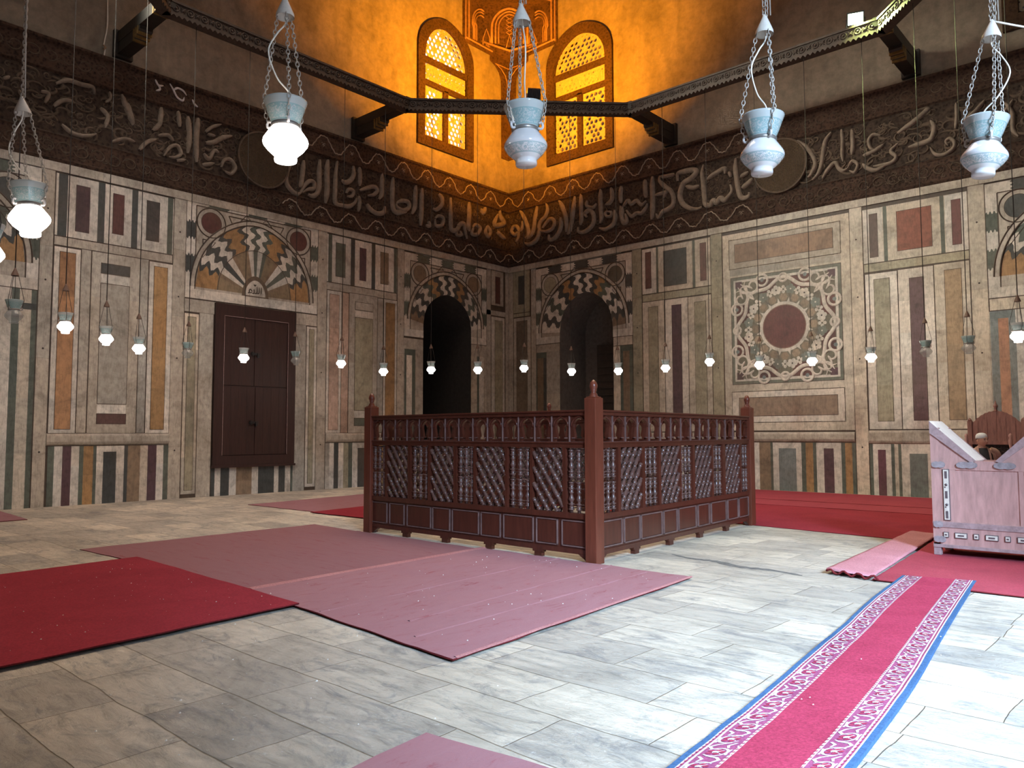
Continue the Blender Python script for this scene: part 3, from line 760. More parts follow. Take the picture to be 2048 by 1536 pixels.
stripes('R',0,1.34,[(8.68,8.9,BR),(8.9,9.1,GN),(9.1,9.39,WH),(9.39,9.48,PU),(9.48,9.69,WH),(9.69,10.02,BR),(10.02,10.09,GN),(10.09,10.90,WH),(10.90,11.02,GN),(11.02,11.22,OC),(11.22,11.31,GN),(11.31,11.97,WH,2),(11.97,12.07,GN),(12.07,12.25,OC),(12.25,12.34,GN)])
w=Wall('R'); w.rect(10.26,0,10.75,1.18,SL,1.7,1); w.rect(11.51,0,11.77,1.19,PU,1.7,2); w.build('plinth_stripes',M_MARBLE,wall_right)
upper_box('R',12.69,15.13,[('frame',12.70,13.18,WH),('inlay',12.86,13.05,6.20,7.34,(.10,.06,.05)),('bar',13.20,13.29,GN),('frame',13.31,14.50,CR),('inlay',13.53,14.33,6.27,7.29,(.20,.06,.035)),('bar',14.53,14.62,GN),('frame',14.64,15.12,WH),('inlay',14.79,14.98,6.22,7.33,(.13,.04,.04))],6.05,7.49,CR)
field('R',12.69,15.13,5.82,6.03,OL,2,'s')
tall('R',12.71,13.49,12.93,13.30,OL,1.70,5.76,1.91,5.60,WH); tall('R',13.51,14.33,13.78,14.10,(.12,.065,.07),1.70,5.77,1.92,5.52,WH); tall('R',14.35,15.12,14.58,14.94,(.30,.205,.125),1.70,5.78,1.92,5.61,CR)
cornice('R',12.69,15.13,1.32,1.67)
stripes('R',0,1.32,[(12.69,12.77,GN),(12.77,13.21,WH,2),(13.21,13.29,GN),(13.29,13.38,CR),(13.38,13.45,GN),(13.45,14.2,WH,2),(14.2,14.3,GN),(14.3,14.5,OC),(14.5,14.6,GN),(14.6,14.8,WH),(14.8,14.95,PU),(14.95,15.12,WH)])
w=Wall('R'); w.rect(12.89,0,13.08,1.17,(.10,.035,.05),1.7,1); w.rect(13.64,0,14.05,1.08,(.13,.14,.13),1.7,1); w.build('plinth_stripes',M_MARBLE,wall_right)
pilaster('R',15.14,15.50,col=CR)
arch_surround('R',15.51,19.40,4.80,7.56,17.45,1.70,5.30,7.1,'fan',None,(BK,BK))
field('R',15.51,18.2,4.50,4.78,CR,2,'s')
stripes('R',0,4.48,[(15.15,15.51,CR,4),(15.51,15.67,SL,3),(15.67,15.88,(.42,.20,.12),4),(15.88,16.02,SL,3),(16.02,16.6,WH,3),(16.6,17.4,CR,3)],'jamb_stripes')
w=Wall('R'); w.rect(15.51,4.30,16.02,4.48,SL,1.8); w.build('jamb_stripes',M_MARBLE,wall_right)

# ------------------------------------------------------------------ tall shutter in the left wall
def shutter():
    w=Wall('L'); s0,s1,z0,z1=9.10,11.50,.77,5.05
    w.quadbox(s0,z0,s1,z1,0,.05); 
    for a,b_,c,d in ((s0,9.34,z0,z1),(11.26,s1,z0,z1),(9.341,11.259,4.74,z1-.002),(9.341,11.259,z0+.002,1.04)): w.quadbox(a,c,b_,d,.02,.10)
    w.quadbox(s0-.02,z0-.04,s1+.02,z0+.02,0,.14)
    o=w.build('door_1',M_DOORWOOD,wall_left)
    for a,b_,c,d in ((9.35,10.36,2.90,4.73),(10.37,11.25,2.90,4.73),(9.35,10.32,1.05,2.88),(10.33,11.25,1.05,2.88)):
        w=Wall('L'); w.quadbox(a+.008,c+.008,b_-.008,d-.008,.03,.075)
        for k in range(1,4): w.quadbox(a+(b_-a)*k/4-.004,c+.02,a+(b_-a)*k/4+.004,d-.02,.07,.078)
        w.build('door_leaf',M_DOORWOOD,o)
    for s,z in ((10.34,3.78),(10.36,1.92)):
        w=Wall('L'); w.quadbox(s-.13,z-.03,s+.13,z+.03,.07,.11); w.quadbox(s-.10,z-.10,s-.04,z+.02,.09,.13); w.quadbox(s+.06,z-.05,s+.11,z+.05,.09,.12)
        w.build('latch',M_BLACK,o)
    w=Wall('L')
    for a,b_,c,d in ((9.345,9.355,1.05,4.73),(11.245,11.255,1.05,4.73),(9.35,11.25,4.725,4.737)): w.quadbox(a,c,b_,d,.10,.106)
    w.build('worn_edge',M_OLDWOOD2,o)
shutter()

# ------------------------------------------------------------------ inscription bands
STROKES = {'L':[(0.19,[(0.54,9.88),(0.5,9.66),(0.31,9.46),(0.54,9.32),(0.83,9.28),(0.76,9.5),(0.63,9.71)]),(0.17,[(1.31,9.82),(1.43,9.59),(1.55,9.73)]),(0.16,[(0.72,9.05),(0.5,8.96),(0.24,8.86)]),(0.14,[(1.23,9.18),(1.05,8.98),(1.16,8.78),(1.31,8.91),(1.23,9.15)]),(0.18,[(2.15,9.83),(2.14,9.39),(2.18,8.94),(2.11,8.78)]),(0.14,[(1.94,8.93),(2.01,8.72),(1.73,8.75),(1.59,9.0),(1.83,9.08),(1.97,8.93)]),(0.17,[(3.05,9.78),(3.05,9.32),(3.04,8.96),(3.01,8.67),(2.75,8.7),(2.62,8.9),(2.42,8.99),(2.35,8.78),(2.25,8.48)]),(0.12,[(2.75,8.68),(2.75,8.53),(2.55,8.57),(2.62,8.7)]),(0.15,[(3.63,9.79),(3.47,9.68),(3.47,9.44),(3.69,9.23),(3.9,9.23)]),(0.17,[(4.37,9.8),(4.38,9.38),(4.39,8.91),(4.42,8.51)]),(0.16,[(4.64,9.83),(4.66,9.41),(4.68,9.08),(4.81,8.82)]),(0.14,[(5.47,9.04),(5.25,9.18),(4.99,9.2),(4.93,9.03),(5.16,8.88),(5.42,8.92),(5.47,9.04)]),(0.13,[(5.59,9.82),(5.62,9.32),(5.61,8.83),(5.39,8.74),(5.04,8.84)]),(0.12,[(3.78,8.9),(3.59,9.03),(3.4,8.98),(3.46,8.73),(3.74,8.67),(3.78,8.88)]),(0.12,[(4.09,8.74),(4.02,8.59),(4.21,8.58)]),(0.14,[(8.92,9.54),(8.95,9.17),(8.99,8.83),(9.03,8.7)]),(0.13,[(9.35,9.28),(9.48,8.95),(9.45,8.7),(9.27,8.54),(9.11,8.5),(9.0,8.57)]),(0.12,[(9.03,8.52),(8.89,8.78),(8.71,8.98),(8.57,8.97),(8.57,8.79),(8.75,8.73),(8.96,8.58)]),(0.15,[(8.37,9.71),(8.39,9.31),(8.38,8.9),(8.45,8.68),(8.61,8.56),(8.77,8.58)]),(0.17,[(8.09,9.78),(8.12,9.38),(8.1,8.99),(8.12,8.67),(8.16,8.43)]),(0.14,[(7.76,9.83),(7.81,9.37),(7.82,8.95),(7.83,8.61),(7.75,8.5),(7.53,8.51),(7.3,8.54),(7.1,8.69),(7.05,8.85)]),(0.15,[(7.17,9.83),(7.16,9.53),(7.29,9.33),(7.46,9.25),(7.61,9.29)]),(0.13,[(6.94,9.85),(6.91,9.55),(6.93,9.25)]),(0.11,[(7.43,8.91),(7.31,9.07),(7.16,9.04),(7.21,8.88),(7.41,8.83)]),(0.13,[(6.93,9.12),(6.64,9.27),(6.37,9.38),(6.24,9.28),(6.37,9.12),(6.64,9.03)]),(0.12,[(6.95,8.94),(6.92,8.69),(6.97,8.44)]),(0.15,[(6.05,9.88),(6.06,9.48),(6.07,9.19),(6.18,9.01)]),(0.16,[(5.61,9.86),(5.63,9.47),(5.63,9.02),(5.54,8.77),(5.32,8.8),(5.09,8.87)]),(0.15,[(6.63,8.77),(6.53,8.64),(6.26,8.55),(5.99,8.63),(5.93,8.84)]),(0.09,[(13.85,9.65),(13.69,9.17)]),(0.12,[(13.04,9.8),(13.07,9.38),(13.24,9.15)]),(0.11,[(12.62,9.84),(12.56,9.44)]),(0.14,[(12.36,9.78),(12.31,9.29),(12.34,8.81)]),(0.14,[(12.09,9.82),(12.12,9.22),(12.1,8.64)]),(0.09,[(11.89,9.5),(11.7,9.7),(11.46,9.84)]),(0.08,[(11.84,9.47),(11.62,9.48)]),(0.13,[(11.88,9.22),(11.64,9.31),(11.4,9.5),(11.15,9.62)]),(0.1,[(13.55,8.57),(13.36,8.82),(13.15,8.95)]),(0.09,[(13.11,9.05),(12.87,9.14),(12.71,9.03)]),(0.09,[(12.96,8.57),(12.79,8.85),(12.62,8.94),(12.52,8.76),(12.65,8.63),(12.83,8.59)]),(0.09,[(12.63,8.55),(12.4,8.63)]),(0.1,[(11.43,8.68),(11.36,8.89),(11.19,8.96),(11.03,8.78),(11.15,8.58),(11.33,8.61)]),(0.1,[(11.92,8.93),(11.77,8.82),(11.64,9.08),(11.51,9.06)]),(0.1,[(11.96,8.61),(11.63,8.74)]),(0.1,[(15.44,9.59),(15.19,9.76),(14.92,9.76),(14.66,9.77),(14.61,9.61)]),(0.1,[(15.46,9.05),(15.28,9.25),(15.06,9.3)]),(0.09,[(15.28,8.69),(15.07,8.56),(14.79,8.56),(14.54,8.68)]),(0.1,[(14.47,9.34),(14.3,9.18),(14.35,8.88)]),(0.13,[(14.0,9.82),(13.71,9.14)]),(0.08,[(14.19,8.59),(13.91,8.75),(13.66,8.74)]),(0.07,[(14.28,9.79),(14.26,9.62),(14.37,9.5)]),(0.08,[(16.34,9.44),(16.47,9.35)]),(0.08,[(16.16,9.2),(16.07,9.03),(16.18,8.79)]),(0.09,[(15.73,9.32),(15.57,9.3),(15.64,9.07)])],'R':[(0.14,[(0.44,9.34),(0.6,9.05),(0.5,9.27),(0.32,9.31),(0.21,9.15),(0.37,8.99),(0.55,9.04),(0.54,8.86),(0.43,8.72)]),(0.18,[(0.64,9.85),(0.84,9.53),(1.01,9.14),(1.04,8.9),(0.9,8.77)]),(0.12,[(0.76,9.44),(0.77,9.26),(0.67,9.07)]),(0.17,[(1.47,9.86),(1.37,9.45),(1.3,9.08),(1.2,8.87),(1.0,8.73)]),(0.17,[(1.56,9.04),(1.53,8.79),(1.4,8.61),(1.1,8.51),(0.87,8.6)]),(0.14,[(1.89,9.88),(1.95,9.64),(1.85,9.41),(1.66,9.29),(1.56,9.14),(1.59,8.95),(1.75,8.86)]),(0.14,[(1.72,9.01),(2.04,9.27),(2.26,9.16),(2.2,8.92),(1.91,8.85),(1.66,8.92)]),(0.17,[(2.54,9.23),(2.57,8.98),(2.48,8.72),(2.23,8.52),(2.04,8.53),(2.01,8.71)]),(0.17,[(2.48,9.85),(2.64,9.58),(2.77,9.23),(2.81,8.91),(2.8,8.66)]),(0.17,[(3.19,9.86),(3.12,9.43),(3.06,9.06),(2.96,8.71),(2.84,8.58)]),(0.16,[(3.45,9.9),(3.45,9.41),(3.47,8.98),(3.41,8.8)]),(0.16,[(3.71,9.0),(3.62,9.16),(3.8,9.25),(3.97,9.07),(3.99,8.83),(3.88,8.66),(3.62,8.54),(3.35,8.57),(3.32,8.74)]),(0.16,[(4.29,9.88),(4.27,9.58),(4.28,9.25),(4.31,8.89),(4.25,8.71)]),(0.16,[(4.71,9.84),(4.76,9.53),(4.68,9.36),(4.48,9.3)]),(0.12,[(3.71,9.6),(3.71,9.41),(3.97,9.31),(4.12,9.42)]),(0.1,[(4.56,9.05),(4.7,9.0),(4.7,8.88),(4.53,8.89),(4.48,9.02),(4.59,9.08)]),(0.16,[(4.84,9.04),(4.86,8.76),(4.75,8.55),(4.47,8.46),(4.22,8.55)]),(0.15,[(5.12,9.8),(5.09,9.5),(5.1,9.22)]),(0.14,[(5.09,9.13),(5.11,8.81),(5.19,8.54),(5.32,8.58),(5.27,8.84)]),(0.16,[(6.04,9.81),(6.04,9.48),(6.07,9.2)]),(0.13,[(5.18,9.09),(5.37,9.26),(5.5,9.12),(5.71,9.19),(5.89,9.01),(6.08,9.11)]),(0.12,[(5.31,8.95),(5.5,8.71),(5.71,8.78),(5.89,8.74),(6.07,8.89),(6.11,9.01)]),(0.14,[(5.17,9.09),(5.14,8.75),(5.23,8.55),(5.32,8.62)]),(0.18,[(6.32,9.85),(6.31,9.49),(6.32,9.15),(6.3,8.71),(6.27,8.45)]),(0.12,[(7.14,9.75),(6.84,9.75),(6.6,9.78)]),(0.15,[(6.6,9.81),(6.59,9.63),(6.79,9.41),(6.98,9.23),(7.07,9.0),(7.05,8.78),(6.88,8.68),(6.68,8.63),(6.52,8.46),(6.44,8.61)]),(0.12,[(6.41,9.22),(6.69,9.23),(6.8,9.23),(6.71,9.07)]),(0.17,[(7.23,9.49),(7.24,9.73),(7.45,9.76),(7.76,9.73),(7.88,9.64),(7.71,9.49),(7.47,9.41),(7.35,9.24),(7.3,8.99),(7.39,8.75),(7.64,8.55),(7.9,8.48),(8.06,8.51)]),(0.13,[(7.52,9.27),(7.75,9.18),(7.98,9.19)]),(0.16,[(8.14,9.8),(8.07,9.55),(8.11,9.2),(8.14,8.77),(8.17,8.57),(8.32,8.5),(8.43,8.63),(8.54,8.54),(8.66,8.66),(8.79,8.57),(8.92,8.65),(9.03,8.79),(8.99,8.99)]),(0.14,[(8.24,9.32),(8.49,9.44),(8.81,9.53),(8.83,9.36)]),(0.16,[(9.19,9.75),(9.16,9.47),(9.19,9.17),(9.23,8.85),(9.29,8.59),(9.42,8.49),(9.57,8.54),(9.57,8.64)]),(0.1,[(8.96,9.39),(9.02,9.21)]),(0.12,[(9.32,9.16),(9.58,9.25)]),(0.15,[(9.36,8.81),(9.55,8.91),(9.7,9.02)]),(0.12,[(11.04,9.8),(11.28,9.55),(11.46,9.24),(11.51,9.0),(11.4,8.77),(11.3,8.69)]),(0.12,[(11.97,9.79),(11.81,9.6),(11.74,9.31),(11.69,9.02),(11.6,8.75),(11.42,8.58)]),(0.1,[(12.24,9.8),(12.26,9.49),(12.24,9.13),(12.26,8.9)]),(0.12,[(12.51,9.72),(12.52,9.32),(12.49,9.03)]),(0.11,[(11.7,8.56),(11.84,8.77),(12.04,8.93),(12.14,8.75),(12.25,8.66),(12.37,8.69)]),(0.09,[(12.37,8.69),(12.5,8.86),(12.63,8.73),(12.55,8.55),(12.42,8.62)]),(0.09,[(13.22,9.37),(13.04,9.44),(12.93,9.31),(12.96,9.11),(13.07,9.02)]),(0.11,[(12.77,8.94),(13.06,9.0),(13.29,9.12)]),(0.11,[(12.76,8.72),(12.89,8.57),(13.1,8.48),(13.38,8.59)]),(0.13,[(13.63,9.32),(13.93,9.47),(14.18,9.62),(14.35,9.74),(14.4,9.71)]),(0.13,[(14.41,9.44),(14.48,9.25),(14.41,8.98),(14.22,8.92),(14.02,8.9),(13.88,8.89)]),(0.1,[(13.64,9.05),(13.46,8.9),(13.58,8.72),(13.47,8.59),(13.2,8.58),(13.02,8.6)]),(0.09,[(14.38,8.76),(14.48,8.57),(14.67,8.5),(14.87,8.59),(14.92,8.74),(14.83,8.87),(14.73,8.82),(14.78,8.7)]),(0.09,[(14.99,9.72),(14.99,9.35),(14.95,9.08)]),(0.09,[(15.16,9.25),(15.41,9.42),(15.6,9.62)]),(0.1,[(15.39,9.05),(15.7,9.06),(16.01,9.24),(16.17,9.45)]),(0.1,[(16.02,9.42),(16.15,9.1),(16.14,8.76),(16.25,8.55)])]}
def noise01(x): return noise.noise(Vector((x,3.7,1.3)))
def band(side, name, s_end, disc_s, wave_end, clear):
    w=Wall(side)
    pr=[(7.80,.05),(7.86,.10),(7.90,.07),(8.38,.07),(8.42,.10),(8.47,.05),(9.84,.05),(9.88,.11),(9.94,.08),(10.50,.09),(10.54,.15),(10.60,.15),(10.62,0)]
    n=24
    for i in range(n):
        a=s_end*i/n; b_=s_end*(i+1)/n; k=len(pr); vs=[w.P(s,z,d) for s in (a,b_) for z,d in pr]
        for j in range(k-1):
            mi=0 if 8.42<=pr[j][0]<9.84 else 1
            w.add([vs[j],vs[j+1],vs[k+j+1],vs[k+j]],[(0,1,2,3)],(1,1,1),mi)
    o=tag(w.build(name,[M_BAND,M_BORDER],recalc=False),kind='structure')
    # scrollwork in the ground between the letters
    w=Wall(side); rnd=random.Random(3 if side=='L' else 5)
    for i in range(int(s_end*17)):
        s=rnd.uniform(.1,s_end); z=rnd.uniform(8.56,9.76); r=rnd.uniform(.05,.12); a0=rnd.uniform(0,6.28); dr=rnd.choice((-1,1))
        w.rib([(s+r*(1-t/14)*math.cos(a0+dr*t*.62),z+r*(1-t/14)*math.sin(a0+dr*t*.62)) for t in range(12)],.034,.022,.05)
    for zb in (8.14,10.22):
        for i in range(int(s_end*9)):
            s=rnd.uniform(.05,s_end); z=zb+rnd.uniform(-.17,.17); r=rnd.uniform(.03,.075); a0=rnd.uniform(0,6.28); dr=rnd.choice((-1,1))
            w.rib([(s+r*(1-t/11)*math.cos(a0+dr*t*.7),z+r*(1-t/11)*math.sin(a0+dr*t*.7)) for t in range(9)],.022,.014,.075)
    for i in range(int((s_end-11)*16)):
        s=rnd.uniform(11.2,s_end); z=rnd.uniform(8.6,9.72); r=rnd.uniform(.10,.26); a0=rnd.uniform(0,6.28); dr=rnd.choice((-1,1)); n_=rnd.randint(8,15)
        w.rib([(s+r*(1-t/26)*math.cos(a0+dr*t*.3),min(9.8,max(8.5,z+.7*r*(1-t/26)*math.sin(a0+dr*t*.3)))) for t in range(n_)],rnd.uniform(.04,.075),.035,.05)
    w.build('scrollwork',M_SCROLL,o)
    # the raised thuluth letters
    w=Wall(side)
    for wd,p in STROKES[side]:
        q=[(a,b_) for a,b_,_ in smooth_path([(a,b_,0) for a,b_ in p],7)]
        f=1.0
        w.rib(q,wd*1.02,.085,.05)
    w.build('inscription',M_LETTER,o)
    # wandering vine mouldings in the two borders, with small palmettes
    w=Wall(side); per=1.03
    for zb,amp in ((10.24,.215),(8.115,.175)):
        ph=.03+.03*(zb<9); q=[]
        s=.02
        while s<wave_end:
            u=((s-ph)/per)%1.0; y=math.cos(2*PI*u); y=math.copysign(abs(y)**.8,y)
            q.append((s,zb+amp*y+.012*math.sin(s*55)+.01*math.sin(s*31))); s+=.018
        w.rib(q,.036,.03,.08,taper=False)
        s=ph
        while s<wave_end+.4:
            for j,(dx,dz) in enumerate(((0,-.06),(.05,-.03),(-.05,-.03),(.08,.03),(-.08,.03))):
                w.rib([(s,zb-.02),(s+dx*.6,zb+dz-.03),(s+dx,zb+dz-.06)],.022,.02,.08)
            s+=per
    w.build('vine_moulding',M_WAVE,o)
    # plainer scrolling in the borders further along the wall
    w=Wall(side)
    for zb in (10.22,8.14):
        s=wave_end+.2; k=0
        while s<s_end:
            sg=1 if k%2 else -1
            w.rib([(s+.17*math.cos(t*.45)*(1-t/30),zb+sg*.15*math.sin(t*.45)*(1-t/30)) for t in range(16)],.026,.018,.08); s+=.36; k+=1
    w.build('border_scroll',M_SCROLL,o)
    # roundel of pierced lattice
    w=Wall(side); w.disc(disc_s,9.19,.74,0,(1,1,1),48); 
    w.v=[w.v[i] for i in range(len(w.v))]
    w2=Wall(side)
    A=[(disc_s+.74*math.cos(2*PI*i/48),9.19+.74*math.sin(2*PI*i/48)) for i in range(49)]
    w2.strip(A,[(disc_s,9.19)]*49,0,(1,1,1),0,.12); w2.slabstrip(A,[(disc_s+(a-disc_s)*1.06,9.19+(b_-9.19)*1.06) for a,b_ in A],.05,.15,(1,1,1),1)
    for k in range(-17,18):
        t=k*.042; h=math.sqrt(max(0,.73**2-t*t))
        w2.quadbox(disc_s+t-.006,9.19-h,disc_s+t+.006,9.19+h,.12,.132,mi=1); w2.quadbox(disc_s-h,9.19+t-.006,disc_s+h,9.19+t+.006,.12,.132,mi=1)
    w2.build('roundel',[M_ROUNDEL,M_GILT if False else M_SCROLL],o)
    return o
bl=band('L','trim_1',ROOM,10.22,9.6,None)
br_=band('R','trim_2',ROOM,10.53,9.7,None)
w=Wall('L')
for q in ([(13.22,10.45),(13.14,10.33),(13.02,10.36)],[(13.14,10.33),(13.10,10.24),(13.20,10.17)],[(12.86,10.47),(12.76,10.33),(12.66,10.18),(12.52,10.14),(12.48,10.24)],[(12.76,10.33),(12.66,10.42),(12.52,10.40),(12.42,10.30)],[(12.27,10.25),(12.20,10.14),(12.12,10.10)]):
    w.rib([(a,b_) for a,b_,_ in smooth_path([(a,b_,0) for a,b_ in q],5)],.055,.02,.095)
w.build('flaked_plaster',M_WHITEPAINT,bl)

# ------------------------------------------------------------------ carved windows in the upper walls
def window(side, name, o, panemat, outer):
    """o: inner opening (s0,s1,z0,spring,apex); outer: (s0,s1,z0,spring,apex) of the carved frame"""
    w=Wall(side); sc=(o[0]+o[1])/2; hw=(o[1]-o[0])/2; so=(outer[0]+outer[1])/2; ho=(outer[1]-outer[0])/2
    I=[(o[0],o[2])]+arch(sc,hw,o[3],o[4],40)+[(o[1],o[2])]; O=[(outer[0],outer[2])]+arch(so,ho,outer[3],outer[4],40)+[(outer[1],outer[2])]
    w.slabstrip(I,O,-.03,.10,(1,1,1)); w.slabstrip([(o[0],o[2]),(o[1],o[2])],[(outer[0],outer[2]),(outer[1],outer[2])],-.03,.10,(1,1,1))
    # reveal
    vs=[w.P(a,z,.0) for a,z in I]+[w.P(a,z,-.38) for a,z in I]; n=len(I)
    w.add(vs,[(i,i+1,n+i+1,n+i) for i in range(n-1)]); w.quadbox(o[0],o[2]-.02,o[1],o[2],-.38,0)
    fr=tag(w.build(name,M_WINFRAME,WALL[side]),kind='structure')
    # bars
    w=Wall(side); 
    w.quadbox(o[0]-.05,14.25,o[1]+.05,14.45,-.06,.05); w.quadbox(o[0]-.05,13.46,o[1]+.05,13.64,-.06,.05); w.quadbox(sc-.10,o[2],sc+.10,13.5,-.06,.05)
    w.build('glazing_bar',M_WINFRAME,fr)
    # pierced stucco tracery: hexagons with a round hole in every cell
    w=Wall(side); pit=.185; rnd=random.Random(2)
    def inside(s,z):
        if z<o[2]+.02 or s<o[0]+.02 or s>o[1]-.02: return False
        if z>o[3]:
            u=(z-o[3])/(o[4]-o[3]); 
            if u>=.97: return False
            y=u; x=math.sqrt(max(0,1-y*y)); return abs(s-sc)<hw*x*(1-.16*y**5)-.02
        return True
    rows=int((o[4]-o[2])/(pit*.866))+3; cols=int((o[1]-o[0])/pit)+4
    for r_ in range(-1,rows):
        for c_ in range(-1,cols):
            s=o[0]+c_*pit+(pit/2 if r_%2 else 0); z=o[2]+r_*pit*.866
            if not inside(s,z) and not inside(s+.13,z) and not inside(s-.13,z) and not inside(s,z-.13) and not inside(s,z+.13): continue
            band_=13.60<z<14.30
            edge=not(inside(s+.13,z) and inside(s-.13,z) and inside(s,z+.12) and inside(s,z-.12)) or abs(s-sc)<.20 and z<13.5 or 13.32<z<13.6
            hx=[(s+pit/2/math.cos(PI/6)*math.cos(PI/6+k*PI/3),z+pit/2/math.cos(PI/6)*math.sin(PI/6+k*PI/3)) for k in range(6)]
            # star pattern: leave some cells solid
            star=((c_+ (r_//2))%3==0 and r_%2==0)
            if band_: hr=.034 if rnd.random()<.6 else .012
            elif edge: hr=.028
            elif star: hr=0.0
            else: hr=.068
            if hr==0:
                w.add([w.P(a,b_,-.05) for a,b_ in hx],[tuple(range(6))]); 
                if star and not band_:
                    for k in range(6):
                        w.rib([(s,z),(s+.085*math.cos(k*PI/3),z+.085*math.sin(k*PI/3))],.02,.010,-.05,taper=False)
                continue
            N=12; cir=[(s+hr*math.cos(PI/6+2*PI*k/N),z+hr*math.sin(PI/6+2*PI*k/N)) for k in range(N)]
            vs=[w.P(a,b_,-.05) for a,b_ in hx]+[w.P(a,b_,-.05) for a,b_ in cir]+[w.P(a,b_,-.10) for a,b_ in cir]
            fs=[]
            for k in range(6):
                fs.append((k,(k+1)%6,6+(2*k+2)%N,6+2*k+1)); fs.append((k,6+2*k+1,6+2*k))
            for k in range(N): fs.append((6+k,6+(k+1)%N,18+(k+1)%N,18+k))
            w.add(vs,fs)
            if hr>.03: w.rib([(s+.080*math.cos(2*PI*k/12),z+.080*math.sin(2*PI*k/12)) for k in range(13)],.012,.012,-.05,taper=False)
    # lettered band
    for i in range(26):
        s=o[0]+.12+(o[1]-o[0]-.24)*i/25; z=13.72+rnd.uniform(0,.06); h=rnd.choice((.42,.40,.25,.18))
        w.rib([(s,z),(s+rnd.uniform(-.02,.02),z+h*.5),(s+rnd.uniform(-.03,.03),z+h)] if h>.3 else [(s-.05,z+.05),(s,z+.1+h*.3),(s+.05,z+.05),(s+.02,z-.01)],.024,.018,-.05)
    w.build('tracery',M_STUCCO,fr,recalc=False)
    w=Wall(side); w.quadbox(o[0],o[2],o[1],o[4],-.37,-.36); w.build('pane',panemat,fr)
    return fr
window('L','window_1',WIN_L[0],M_SKYPANE,(1.95,4.58,11.32,14.75,16.03))
window('L','added_window_4',WIN_L[1],M_SKYPANE,(16.10,18.73,11.32,14.75,16.03))  # out-of-view window added here as a source for the right wall fill
window('R','window_2',WIN_R[0],M_DULLPANE,(1.94,4.82,11.21,14.75,16.0))
window('R','window_3',WIN_R[1],M_DULLPANE,(16.03,18.92,11.14,14.75,16.0))

